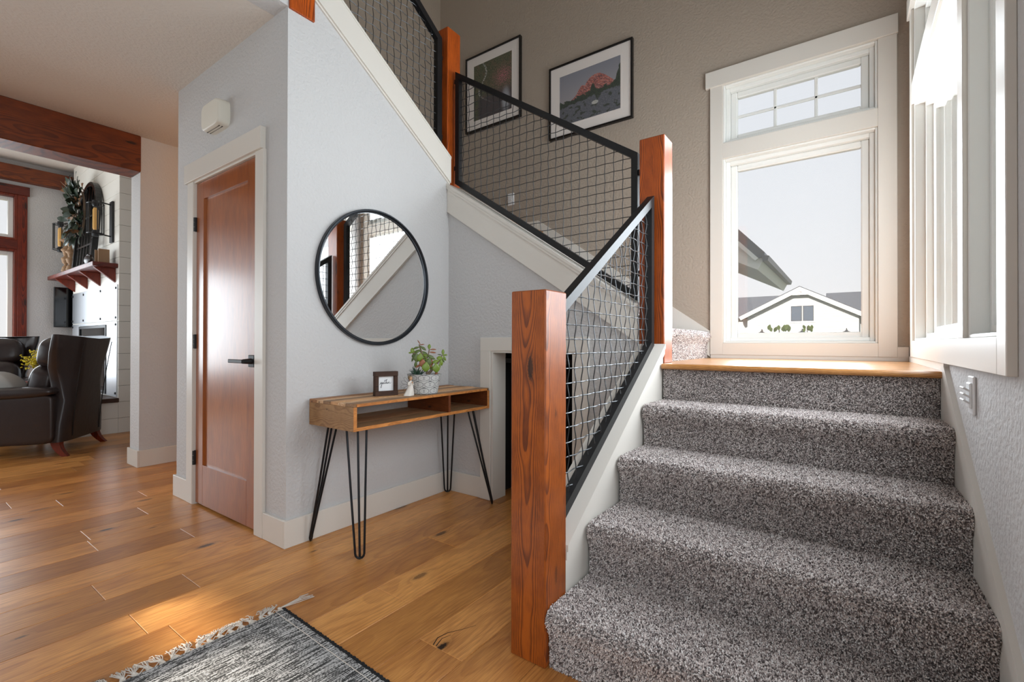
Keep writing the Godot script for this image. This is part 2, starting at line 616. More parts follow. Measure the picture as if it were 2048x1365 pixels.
func materials() -> void:
	var plaster := noise_tex(0.035, 3, 512)
	for q in [["wall", C(205, 203, 202)], ["wall_shaded", C(176, 162, 147)], ["ceiling", C(222, 214, 205)]]:  # the second is the same paint, darkened and warmed for dim stairwell light
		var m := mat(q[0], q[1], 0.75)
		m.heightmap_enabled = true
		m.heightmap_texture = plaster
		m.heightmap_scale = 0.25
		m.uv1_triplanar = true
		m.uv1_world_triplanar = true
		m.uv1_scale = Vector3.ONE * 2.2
	mat("trim", C(226, 220, 211), 0.35)
	mat("window_white", C(238, 238, 234), 0.4)
	mat("black_metal", C(20, 20, 22), 0.48, 0.0)
	mat("wire", C(78, 80, 82), 0.34, 0.8)
	mat("steel_rod", C(34, 34, 37), 0.3, 0.6)
	mat("mirror_frame", C(40, 44, 50), 0.32, 0.5)
	mat("silver", C(246, 247, 247), 0.0, 1.0)
	mat("plastic", C(232, 228, 216), 0.45)
	mat("plastic_white", C(238, 238, 238), 0.4)
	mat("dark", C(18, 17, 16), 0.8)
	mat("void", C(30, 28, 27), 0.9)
	var g := mat("glass", Color(1, 1, 1, 0.04), 0.0)
	g.transparency = BaseMaterial3D.TRANSPARENCY_ALPHA
	# woods
	var oak := wood(960, 1536, 6, 21, 2.6, 2, 0.20, 0.30, 2, Color(0.95, 0.71, 0.42), Color(0.64, 0.40, 0.20))
	var fir := wood(384, 1024, 2, 8, 8.0, 5, 0.60, 0.20, 2, Color(0.68, 0.34, 0.08), Color(0.30, 0.12, 0.025))
	var fir_across := wood(384, 1024, 2, 9, 5.0, 2, 0.40, 0.20, 5, Color(0.58, 0.28, 0.06), Color(0.28, 0.11, 0.02), true)
	var pale := wood(512, 1024, 4, 33, 4.0, 3, 0.36, 0.24, 1, Color(0.86, 0.74, 0.59), Color(0.56, 0.43, 0.30))
	var pale_across := wood(384, 768, 3, 35, 3.5, 3, 0.36, 0.24, 2, Color(0.80, 0.67, 0.51), Color(0.54, 0.40, 0.27), true)
	var fine := wood(512, 768, 4, 51, 1.2, 1, 0.10, 0.30, 0, Color(0.68, 0.37, 0.14), Color(0.46, 0.22, 0.06))
	for k in 8:
		var tint := Color.from_hsv(0.085 + 0.004 * (k % 3), 0.06 + 0.03 * (k % 4), 1.0 - 0.06 * ((k * 5) % 4))
		var m := grain("oak_%d" % k, oak, Vector3(1 / 1.2, 1 / 1.2, 1 / 2.4), 0.33, tint, Vector3(2.018 / 1.2 + k / 6.0, 0.3 * k, 0.37 * k))
		m.uv1_triplanar_sharpness = 16.0
		m.metallic_specular = 0.5
	grain("oak_nosing", pale_across, Vector3(1 / 0.8, 1 / 0.4, 1 / 0.4), 0.28, Color(1.0, 0.86, 0.66), Vector3.ZERO, 0.4)
	grain("fir", fir, Vector3(1 / 0.27, 1 / 1.15, 1 / 0.27), 0.42, Color.WHITE, Vector3(0.9114 / 0.27, 0.38, 0.0), 0.35)
	grain("fir_light", fir, Vector3(1 / 0.30, 1 / 1.6, 1 / 0.30), 0.38, Color(1.0, 0.92, 0.86), Vector3(0.31, 0.15, 0.27), 0.4)
	grain("fir_orange", fir, Vector3(1 / 0.5, 1 / 1.9, 1 / 0.5), 0.45, Color(1.1, 0.98, 0.7), Vector3(0.1, 0.55, 0.1))
	grain("fir_beam", fir_across, Vector3(1 / 1.6, 1 / 0.34, 1 / 1.6), 0.5, Color(0.92, 0.88, 0.8), Vector3(0.2, 0.1, 0.3))
	grain("fir_red", fir, Vector3(1 / 0.3, 1 / 1.3, 1 / 0.3), 0.4, Color(0.74, 0.50, 0.42))
	grain("fir_red_across", fir_across, Vector3(1 / 1.3, 1 / 0.3, 1 / 1.3), 0.4, Color(0.78, 0.52, 0.42))
	grain("door_wood", fine, Vector3(1 / 0.36, 1 / 1.8, 1 / 0.36), 0.30, Color(1.0, 1.0, 0.86), Vector3.ZERO, 0.5)
	grain("door_wood_rail", fine, Vector3(1 / 0.36, 1 / 1.8, 1 / 0.36), 0.30, Color(0.96, 0.94, 0.76), Vector3(0.4, 0.3, 0), 0.5)
	for k in 5:
		grain("pallet_%d" % k, pale, Vector3(1 / 0.30, 1 / 0.30, 1 / 1.5), 0.6, [Color(1.12, 1.08, 1.06), Color(0.86, 0.74, 0.66), Color(1.08, 0.98, 0.88), Color(0.76, 0.69, 0.63), Color(0.98, 0.92, 0.88)][k], Vector3(0.21 * k, 0, 0.31 * k))
	grain("pallet_end", pale_across, Vector3(1 / 0.8, 1 / 0.32, 1 / 0.8), 0.6, Color(0.88, 0.82, 0.74), Vector3(0.1, 0.2, 0.3))
	grain("pallet_dark", pale_across, Vector3(1 / 0.7, 1 / 0.24, 1 / 0.7), 0.55, Color(0.62, 0.40, 0.24), Vector3(0.3, 0.1, 0.3))
	grain("sign_wood", pale_across, Vector3(1 / 0.5, 1 / 0.12, 1 / 0.5), 0.7, Color(0.36, 0.28, 0.25), Vector3(0.3, 0.5, 0.1))
	mat("sign_inner", C(170, 125, 100), 0.7)
	mat("paper", C(240, 240, 240), 0.7)
	mat("ink", C(35, 35, 40), 0.7)
	mat("mat_board", C(236, 228, 222), 0.8)
	mat("picture_frame", C(20, 18, 18), 0.25)
	# soft goods
	var speck := Gradient.new()
	speck.colors = PackedColorArray([C(74, 68, 67), C(126, 118, 115), C(176, 168, 164), C(220, 214, 210)])
	speck.offsets = PackedFloat32Array([0.2, 0.42, 0.55, 0.8])
	var cp := textured("carpet", noise_tex(0.12, 2, 512, 0.0, speck), Vector3.ONE * 3.2, 1.0)
	cp.rim_enabled = true
	cp.rim = 0.3
	var pile := mat("pile", Color.WHITE, 1.0)
	pile.vertex_color_use_as_albedo = true
	var leather := mat("leather", C(44, 33, 31), 0.33)
	leather.heightmap_enabled = true
	leather.heightmap_texture = noise_tex(0.02, 3, 256)
	leather.heightmap_scale = 0.06
	leather.uv1_triplanar = true
	leather.uv1_scale = Vector3.ONE * 3.0
	mat("leather_seam", C(24, 18, 17), 0.6)
	mat("cushion_grey", C(150, 146, 140), 0.95)
	mat("rug_cord", C(30, 30, 32), 0.95)
	mat("fringe", C(214, 206, 196), 0.95)
	var rg := textured("rug", rug_weave(), Vector3.ONE / 0.62, 0.95)
	rg.uv1_world_triplanar = false
	# plants and ornaments
	mat("leaf", C(118, 142, 46), 0.35)
	mat("leaf_dark", C(88, 104, 48), 0.4)
	mat("leaf_red", C(150, 92, 58), 0.45)
	mat("spike", C(58, 84, 66), 0.45)
	mat("stem", C(128, 108, 90), 0.8)
	mat("soil", C(40, 32, 26), 1.0)
	var pot := mat("pot", Color.WHITE, 0.5)
	pot.albedo_texture = pot_print()
	mat("pot_inside", C(200, 200, 198), 0.6)
	mat("robe", C(232, 224, 214), 0.7)
	mat("robe_shade", C(196, 178, 162), 0.7)
	mat("skin", C(196, 150, 112), 0.7)
	mat("hair", C(132, 110, 82), 0.8)
	mat("thin_wire", C(80, 78, 76), 0.4, 0.6)
	mat("candle_wood", C(150, 118, 88), 0.7)
	mat("magnolia", C(34, 48, 34), 0.3)
	mat("magnolia_back", C(120, 84, 52), 0.6)
	mat("blossom_yellow", C(206, 186, 40), 0.7)
	mat("blossom_white", C(190, 184, 160), 0.8)
	mat("terracotta", C(112, 66, 46), 0.7)
	var steel := mat("sheet_steel", C(222, 225, 230), 0.34, 1.0)
	steel.heightmap_enabled = false
	mat("tv", C(12, 13, 15), 0.12)
	mat("fire_glass", C(10, 11, 12), 0.05)
	mat("shiplap", C(226, 221, 212), 0.5)
	mat("gap", C(96, 90, 84), 0.9)
	# outside
	mat("siding", C(168, 171, 174), 0.7)
	mat("siding_trim", C(214, 215, 216), 0.7)
	var sh := Gradient.new()
	sh.colors = PackedColorArray([C(62, 66, 74), C(92, 97, 106)])
	textured("shingle", noise_tex(0.05, 2, 256, 0.0, sh), Vector3(0.25, 2.2, 1.0), 0.9)
	mat("far_pane", C(74, 84, 98), 0.1)
	mat("far_frame", C(22, 24, 30), 0.5)
	mat("lamp_black", C(30, 31, 36), 0.5)
	mat("gutter", C(70, 78, 80), 0.4)
	mat("soffit", C(206, 210, 206), 0.6)
	mat("tree_leaf", C(150, 170, 70), 0.5)
	mat("ground", C(96, 104, 78), 1.0)

# a wall with openings, laid up of blocks round them; every box is [x0, x1, y0, y1, z0, z1]
func wall(called: String, b: Array, holes: Array, m: Material, label: String) -> void:
	var ix := 0 if b[1] - b[0] > b[5] - b[4] else 4 # the wall runs along x or in depth
	var cut := [b[ix], b[ix + 1]]
	for h in holes:
		for v in [h[ix], h[ix + 1]]:
			if v > b[ix] and v < b[ix + 1] and not v in cut: cut.append(v)
	cut.sort()
	var q := mb()
	for i in cut.size() - 1:
		var mid: float = (cut[i] + cut[i + 1]) / 2
		var gaps := []
		for h in holes:
			if mid > h[ix] and mid < h[ix + 1]: gaps.append([h[2], h[3]])
		gaps.sort()
		var y: float = b[2]
		gaps.append([b[3], b[3]])
		for g in gaps:
			if g[0] > y:
				if ix == 0: q.box(cut[i], cut[i + 1], y, g[0], b[4], b[5])
				else: q.box(b[0], b[1], y, g[0], cut[i], cut[i + 1])
			y = g[1]
	struct(called, q, m, label)

func shell() -> void:
	wall("wall_far", [-3.74, 0.48, 0.0, 5.6, ZF, ZF + 0.18], [[-0.727, 0.146, 1.037, 2.352, ZF - 0.1, ZF + 0.3], [-0.727, 0.146, 2.463, 2.88, ZF - 0.1, ZF + 0.3]], M.wall_shaded, "tall stairwell wall, its colour darkened for shade, with the two framed prints")
	wall("wall_right", [XR, 0.48, 0.0, 5.6, -2.8, ZF], [[0.1, 0.6, 1.05, 2.352, 1.56, 1.96], [0.1, 0.6, 1.05, 2.352, 2.04, 3.372], [0.1, 0.6, 2.463, 2.88, 1.56, 1.96], [0.1, 0.6, 2.463, 2.88, 2.04, 3.372], [0.1, 0.6, 0.5, 2.35, -1.2, 0.5], [0.1, 0.6, 3.1, 4.6, -2.0, 0.6]], M.wall, "grey stair wall on the right below the deep window")
	# mirror wall: its top follows the upper flight
	struct("wall_mirror", mb().prism(PackedVector2Array([Vector2(ZW + 0.13, 0), Vector2(ZU, 0), Vector2(ZU, 2.32), Vector2(1.30, 3.10), Vector2(1.0, 3.10), Vector2(1.0, 2.74), Vector2(ZW + 0.13, 2.74)]), "x", XM - 0.13, XM), M.wall, "pale grey wall that carries the round mirror")
	struct("wall_upper", mb().box(XM - 0.13, XM, 2.742, 5.6, -2.8, 1.0), M.wall, "wall above the hall ceiling beside the upper railing")
	# wall under the middle flight, with a low opening
	struct("wall_understair", mb().prism(PackedVector2Array([Vector2(XM, 0), Vector2(-1.904, 0), Vector2(-1.904, 0.985), Vector2(-1.29, 0.985), Vector2(-1.29, 0), Vector2(-0.79, 0), Vector2(-0.79, 0.895), Vector2(-0.917, 0.895), Vector2(-0.917, 1.17), Vector2(XM, 2.11)]), "z", ZU, ZU + 0.12), M.wall, "taupe wall under the stair with a low doorway")
	wall("wall_door", [-3.70, XM, 0.0, 2.74, ZW, ZW + 0.13], [[-3.415, -2.58, -0.1, 2.065, ZW - 0.1, ZW + 0.3]], M.wall, "taupe wall with the tall reddish door")
	struct("wall_passage", mb().box(-3.70, -3.57, 0, 2.74, ZW + 0.13, 4.2), M.wall, "side wall of the passage behind the tall door")
	struct("wall_hall", mb().box(-4.985, -4.765, 0, 2.74, 1.345, 4.2), M.wall, "end of the wall that carries the big timber beam")
	struct("wall_passage_end", mb().box(-4.985, -3.57, 0, 2.74, 4.2, 4.32), M.wall, "end wall of the lit passage")
	struct("wall_closet", mb().box(-3.57, -2.43, 0, 2.0, 2.3, 2.4), M.wall, "back wall of the closet behind the tall door")
	struct("wall_stairwell", mb().box(-3.74, -3.54, 0.0, 5.6, 2.4, ZF).box(-3.74, -3.54, 3.04, 5.6, 1.0, 2.4), M.wall_shaded, "left wall of the upper flight")
	struct("wall_loft", mb().box(-3.72, XM - 0.13, 3.1, 5.6, 0.9, 1.0), M.wall_shaded, "wall closing the upper hall")
	struct("ceiling_hall", mb().box(-4.985, XM - 0.001, 2.74, 3.04, -2.8, 1.0).box(-4.985, XM - 0.131, 2.74, 3.04, 1.0, 1.345).box(-4.985, -3.54, 2.74, 3.04, 1.345, 4.2).box(-3.57, XM - 0.131, 2.742, 3.04, 1.345, 1.3826), M.ceiling, "low beige ceiling over the hall")
	struct("ceiling_foyer", mb().box(-3.74, 0.48, 5.6, 5.8, -2.8, ZF + 0.18), M.ceiling, "high ceiling over the stairwell")
	struct("ceiling_living", mb().box(-9.3, -4.985, 3.45, 3.7, -3.4, 4.4), M.ceiling, "pale ceiling of the living room")
	struct("wall_living_header", mb().box(-4.985, -4.80, 2.74, 3.45, -3.2, 4.2), M.wall, "wall above the big timber beam")
	struct("wall_living_back", mb().box(-9.3, -4.985, 0, 3.45, 4.2, 4.4), M.wall, "back wall of the living room")
	wall("wall_living_window", [-9.18, -9.0, 0.0, 3.45, -3.4, 4.2], [[-9.4, -8.8, 0.5, 2.27, -1.6, 1.21], [-9.4, -8.8, 2.39, 3.0, -1.6, 1.21]], M.wall, "grey living room wall with a wood cased window")

func floor_boards() -> void:
	var f := struct("floor", mb().box(-9.2, 0.48, -0.2, -0.016, -3.4, 4.3), M.void, "wide plank oak floor with dark knots")
	org = Vector3.ZERO
	var r := RandomNumberGenerator.new()
	r.seed = 77
	var joints := {-11: 0.598, -10: 0.66, -8: 1.2735, -6: 1.142, -16: 0.69, -22: 0.5485, -18: 1.0125, -20: 1.1245, -12: 0.839, -9: 1.7635}
	for c in range(-46, 3):
		var x0 := -0.018 + 0.2 * c
		if x0 > 0.30: continue
		var cut: float = joints.get(c, r.randf_range(-0.2, 1.4))
		var z := cut
		while z > -0.4:
			z -= r.randf_range(1.3, 2.1)
		var ends := [maxf(z, -1.2)]
		while z < cut - 0.7:
			z += (cut - z) if cut - z < 2.3 else r.randf_range(1.2, 1.6)
			ends.append(z)
		while z < 4.3:
			z += r.randf_range(1.2, 2.2)
			ends.append(minf(z, 4.3))
		for i in ends.size() - 1:
			if ends[i + 1] - ends[i] < 0.05: continue
			var b := mb().box(x0 + 0.0006, minf(x0 + 0.1994, 0.303), -0.018, r.randf_range(-0.0006, 0.0), ends[i] + 0.0006, ends[i + 1] - 0.0006, 0.0016)
			obj("plank", b, M["oak_%d" % r.randi_range(0, 7)], f)

	for q in [[[-1.154, 1.147], [-1.169, 1.183], [-1.16, 1.224], [-1.131, 1.271], [-1.107, 1.318]], [[-1.142, 1.149], [-1.154, 1.19], [-1.142, 1.223]]]:
		var pts := PackedVector3Array()
		for k in q: pts.append(V(k[0], -0.0006, k[1]))
		obj("crack", mb().tube(pts, 0.0022, 6, 0.0008), M.void, f)

# helper for things set in a wall: ax "z" = the wall faces the viewer, "x" = a side wall
func wb(b: MB, ax: String, a0: float, a1: float, y0: float, y1: float, d0: float, d1: float, bev := 0.0) -> MB:
	return b.box(a0, a1, y0, y1, d0, d1, bev) if ax == "z" else b.box(d0, d1, y0, y1, a0, a1, bev)

func rim_frame(ax: String, a0: float, a1: float, y0: float, y1: float, w: float, d0: float, d1: float, bev := 0.003) -> MB:
	var b := mb()
	wb(b, ax, a0, a0 + w, y0, y1, d0, d1, bev)
	wb(b, ax, a1 - w, a1, y0, y1, d0, d1, bev)
	wb(b, ax, a0 + w, a1 - w, y1 - w, y1, d0, d1, bev)
	wb(b, ax, a0 + w, a1 - w, y0, y0 + w, d0, d1, bev)
	return b

func lite(parent: Node, ax: String, a0: float, a1: float, y0: float, y1: float, d: float, s: float, sash_key := "window_white", cols := 1, rows := 1) -> void:
	obj("jamb", rim_frame(ax, a0, a1, y0, y1, 0.012, d, d + s * 0.085), M[sash_key], parent)
	obj("frame", rim_frame(ax, a0 + 0.012, a1 - 0.012, y0 + 0.012, y1 - 0.012, 0.026, d + s * 0.045, d + s * 0.15), M[sash_key], parent)
	var w := 0.042
	var i0 := a0 + 0.038
	var i1 := a1 - 0.038
	var j0 := y0 + 0.03
	var j1 := y1 - 0.038
	var sash := obj("sash", rim_frame(ax, i0, i1, j0, j1, w, d + s * 0.075, d + s * 0.12, 0.006), M[sash_key], parent)
	obj("pane", wb(mb(), ax, i0 + w - 0.005, i1 - w + 0.005, j0 + w - 0.005, j1 - w + 0.005, d + s * 0.096, d + s * 0.099), M.glass, sash)
	for k in range(1, cols):
		var c := lerpf(i0 + w, i1 - w, float(k) / cols)
		obj("muntin", wb(mb(), ax, c - 0.009, c + 0.009, j0 + w, j1 - w, d + s * 0.09, d + s * 0.105, 0.003), M[sash_key], sash)
	for k in range(1, rows):
		var c := lerpf(j0 + w, j1 - w, float(k) / rows)
		obj("muntin", wb(mb(), ax, i0 + w, i1 - w, c - 0.009, c + 0.009, d + s * 0.09, d + s * 0.105, 0.003), M[sash_key], sash)

func far_window() -> void:
	var w := Node3D.new()
	w.name = "window_1"
	add_child(w)
	org = Vector3.ZERO
	tag(w, "white cased window over the landing with a six pane transom", "", "", "structure")
	var t: Material = M.trim
	obj("casing", mb().box(-0.812, -0.727, 0.953, 2.882, ZF - 0.02, ZF, 0.002), t, w)
	obj("casing", mb().box(0.146, 0.237, 0.953, 2.88, ZF - 0.02, ZF, 0.002), t, w)
	obj("sill_casing", mb().box(-0.727, 0.146, 0.953, 1.037, ZF - 0.02, ZF, 0.002), t, w)
	obj("mid_casing", mb().box(-0.727, 0.146, 2.352, 2.463, ZF - 0.02, ZF, 0.002), t, w)
	obj("head_casing", mb().box(-0.842, 0.242, 2.88, 2.995, ZF - 0.03, ZF, 0.002), t, w)
	lite(w, "z", -0.727, 0.146, 1.037, 2.352, ZF - 0.008, 1.0)
	lite(w, "z", -0.727, 0.146, 2.463, 2.88, ZF - 0.008, 1.0, "window_white", 3, 2)

func side_window() -> void:
	var w := Node3D.new()
	w.name = "window_2"
	add_child(w)
	org = Vector3.ZERO
	tag(w, "deep white double window in the right stair wall seen at a glancing angle", "", "", "structure")
	var t: Material = M.trim
	obj("casing", mb().box(XR - 0.02, XR, 0.96, 2.88, 1.48, 1.56, 0.002), t, w)
	obj("casing", mb().box(XR - 0.02, XR, 0.96, 2.88, 3.372, 3.46, 0.002), t, w)
	obj("mullion_casing", mb().box(XR - 0.02, XR, 1.05, 2.88, 1.96, 2.04, 0.002), t, w)
	obj("sill_casing", mb().box(XR - 0.02, XR, 0.96, 1.05, 1.56, 3.372, 0.002), t, w)
	obj("mid_casing", mb().box(XR - 0.02, XR, 2.352, 2.463, 1.56, 1.96, 0.002), t, w)
	obj("mid_casing", mb().box(XR - 0.02, XR, 2.352, 2.463, 2.04, 3.372, 0.002), t, w)
	obj("head_casing", mb().box(XR - 0.03, XR, 2.88, 2.995, 1.45, 3.49, 0.002), t, w)
	lite(w, "x", 1.56, 1.96, 1.05, 2.352, XR - 0.008, 1.0)
	lite(w, "x", 2.04, 3.372, 1.05, 2.352, XR - 0.008, 1.0)
	lite(w, "x", 1.56, 1.96, 2.463, 2.88, XR - 0.008, 1.0)
	lite(w, "x", 2.04, 3.372, 2.463, 2.88, XR - 0.008, 1.0, "window_white", 3, 2)

# unseen house front behind the viewer; openings and windows added for their light
func front_of_house() -> void:
	wall("wall_front", [-9.18, 0.48, 0.0, 5.6, -2.8, -2.6], [
		[-2.62, -2.19, 1.60, 1.79, -3, -2.4], [-2.10, -1.60, 1.28, 1.79, -3, -2.4],  # slots shaped to drop sun patches on floor and rug
		[-8.4, -5.3, 0.5, 2.6, -3, -2.4]], M.wall, "unseen house front behind the viewer with openings added to let in light")
	struct("roof_sun_block", mb().box(-9.2, -3.0, 2.75, 2.95, -7.2, -2.81), M.soffit, "unseen roof slab added to keep the sun off the front windows")  # added out of view only to block the sun
	var n := 3
	for q in [["x", -1.2, 0.5, 0.5, 2.35, XR - 0.008, 1.0], ["x", -2.0, 0.6, 3.1, 4.6, XR - 0.008, 1.0], ["z", -8.4, -5.3, 0.5, 2.6, -2.61, -1.0]]:  # unseen windows, put in as extra light for the rooms
		var w := Node3D.new()
		w.name = "window_%d" % n
		n += 1
		add_child(w)
		org = Vector3.ZERO
		tag(w, "unseen white window added behind the viewer to light the rooms", "", "", "structure")
		lite(w, q[0], q[1], q[2], q[3], q[4], q[5], q[6])
	var lw := Node3D.new()
	lw.name = "window_%d" % n
	add_child(lw)
	tag(lw, "wood cased window of the living room beside the chimney wall", "", "", "structure")
	obj("casing", mb().box(-9.0, -8.98, 0.4, 3.0, 1.21, 1.30, 0.002), M.fir_red, lw)
	obj("head_casing", mb().box(-9.0, -8.97, 3.0, 3.12, -1.8, 1.32, 0.002), M.fir_red_across, lw)
	obj("mid_casing", mb().box(-9.0, -8.98, 2.27, 2.39, -1.6, 1.21, 0.002), M.fir_red_across, lw)
	obj("frame", rim_frame("x", -1.6, 1.21, 0.5, 2.27, 0.03, -8.985, -9.17), M.fir_red, lw)
	obj("frame", rim_frame("x", -1.6, 1.21, 2.39, 3.0, 0.03, -8.985, -9.17), M.fir_red, lw)
	for q in [[0.5, 2.27], [2.39, 3.0]]:
		var s := obj("sash", rim_frame("x", -1.57, 1.18, q[0] + 0.03, q[1] - 0.03, 0.05, -9.07, -9.12), M.window_white, lw)
		obj("pane", mb().box(-9.1, -9.097, q[0] + 0.07, q[1] - 0.07, -1.53, 1.14), M.glass, s)

func trims() -> void:
	var t: Material = M.trim
	var bt := 0.138
	struct("baseboard_mirror", mb().box(XM, XM + 0.016, 0, bt, ZW - 0.016, ZU - 0.016, 0.002), t, "white baseboard under the round mirror")
	struct("baseboard_door", mb().box(-2.505, XM, 0, bt, ZW - 0.016, ZW, 0.002), t, "short white baseboard right of the tall door")
	struct("baseboard_door_left", mb().box(-3.716, -3.49, 0, bt, ZW - 0.016, ZW, 0.002).box(-3.716, -3.70, 0, bt, ZW, 4.2, 0.002), t, "short white baseboard left of the tall door")
	struct("baseboard_understair", mb().box(XM + 0.016, -1.994, 0, bt, ZU - 0.016, ZU, 0.002), t, "white baseboard in the corner behind the console table")
	struct("baseboard_understair_right", mb().box(-1.20, -0.92, 0, bt, ZU - 0.016, ZU, 0.002), t, "white baseboard right of the low doorway")
	struct("baseboard_hall", mb().box(-4.765, -4.749, 0, bt, 1.3455, 4.2, 0.002).box(-5.001, -4.749, 0, bt, 1.329, 1.345, 0.002), t, "white baseboard round the wall end by the passage")
	struct("baseboard_landing", mb().box(-0.81, XR - 0.015, LAND, LAND + 0.024, ZF - 0.016, ZF, 0.001).box(0.237, XR - 0.015, LAND + 0.024, LAND + 0.085, ZF - 0.016, ZF, 0.001), t, "low white baseboard below the landing window")
	struct("baseboard_landing_right", mb().box(XR - 0.015, XR, LAND, 0.96, 2.36, ZF - 0.016, 0.001), t, "low white baseboard below the deep side window")
	struct("baseboard_upper_landing", mb().box(-3.54, -2.29, 2.048, 2.15, ZF - 0.016, ZF, 0.002).box(-3.54, -3.524, 2.048, 2.15, 2.5, ZF - 0.016, 0.002), t, "white baseboard of the upper landing")
	# sloping skirts along the stairs
	var sk := func(z: float) -> float: return 0.783 + 0.66 * (z - 2.11)
	struct("trim_1", mb().prism(PackedVector2Array([Vector2(0.93, 0), Vector2(2.42, 0), Vector2(2.42, 0.95), Vector2(2.36, sk.call(2.36)), Vector2(0.93, sk.call(0.93))]), "x", XR - 0.015, XR), t, "white skirt board climbing the right stair wall")
	struct("trim_2", mb().prism(PackedVector2Array([Vector2(-0.815, LAND + 0.01), Vector2(-0.815, 1.125), Vector2(-2.29, 2.15), Vector2(-2.29, 2.04)]), "z", ZF - 0.015, ZF), t, "white skirt board of the middle flight on the far wall")
	var lo := func(x: float) -> float: return 1.955 - 0.664 * (x + 2.296)
	var hi := func(x: float) -> float: return 2.139 - 0.664 * (x + 2.28)
	struct("trim_3", mb().prism(PackedVector2Array([Vector2(XM + 0.002, lo.call(XM)), Vector2(-0.914, lo.call(-0.914)), Vector2(-0.914, hi.call(-0.914) - 0.012), Vector2(XM + 0.002, hi.call(XM) - 0.012)]), "z", ZU - 0.02, ZU), t, "wide white skirt board under the middle railing")
	struct("trim_4", mb().prism(PackedVector2Array([Vector2(XM, hi.call(XM) - 0.012), Vector2(-0.914, hi.call(-0.914) - 0.012), Vector2(-0.914, hi.call(-0.914) + 0.008), Vector2(XM, hi.call(XM) + 0.008)]), "z", ZU - 0.03, ZU + 0.15).prism(PackedVector2Array([Vector2(XM, hi.call(XM) - 0.032), Vector2(-0.914, hi.call(-0.914) - 0.032), Vector2(-0.914, hi.call(-0.914) - 0.012), Vector2(XM, hi.call(XM) - 0.012)]), "z", ZU - 0.026, ZU - 0.0195), t, "white cap under the middle railing")
	var l3 := func(z: float) -> float: return 2.185 + 0.672 * (2.402 - z)
	var h3 := func(z: float) -> float: return 2.354 + 0.672 * (2.402 - z)
	struct("trim_5", mb().prism(PackedVector2Array([Vector2(ZU, l3.call(ZU)), Vector2(ZU, h3.call(ZU)), Vector2(1.15, h3.call(1.15)), Vector2(1.15, l3.call(1.15))]), "x", XM, XM + 0.021), t, "wide white skirt board under the upper railing")
	struct("trim_6", mb().prism(PackedVector2Array([Vector2(ZU, l3.call(ZU) - 0.012), Vector2(ZU, l3.call(ZU)), Vector2(1.15, l3.call(1.15)), Vector2(1.15, l3.call(1.15) - 0.012)]), "x", XM, XM + 0.010), t, "thin bead below the upper skirt board")
	struct("trim_7", mb().prism(PackedVector2Array([Vector2(ZU, h3.call(ZU)), Vector2(ZU, h3.call(ZU) + 0.015), Vector2(1.15, h3.call(1.15) + 0.015), Vector2(1.15, h3.call(1.15))]), "x", XM - 0.14, XM + 0.024), t, "white cap under the upper railing")
	# knee wall of the lowest flight, with its cap
	var kc := func(z: float) -> float: return 0.405 + 0.655 * (z - 1.491)
	struct("wall_knee", mb().prism(PackedVector2Array([Vector2(1.405, 0), Vector2(ZU + 0.01, 0), Vector2(ZU + 0.01, kc.call(ZU + 0.01) - 0.02), Vector2(1.405, kc.call(1.405) - 0.02)]), "x", -0.908, -0.785), t, "white knee wall beside the lowest flight")
	struct("trim_8", mb().prism(PackedVector2Array([Vector2(1.402, kc.call(1.402) - 0.022), Vector2(2.446, kc.call(2.446) - 0.022), Vector2(2.446, kc.call(2.446)), Vector2(1.402, kc.call(1.402))]), "x", -0.918, -0.772), t, "sloping white cap under the lowest railing")
	struct("trim_9", mb().prism(PackedVector2Array([Vector2(1.402, kc.call(1.402) - 0.052), Vector2(2.446, kc.call(2.446) - 0.052), Vector2(2.446, kc.call(2.446) - 0.022), Vector2(1.402, kc.call(1.402) - 0.022)]), "x", -0.80, -0.777), t, "moulding below the lowest railing cap")

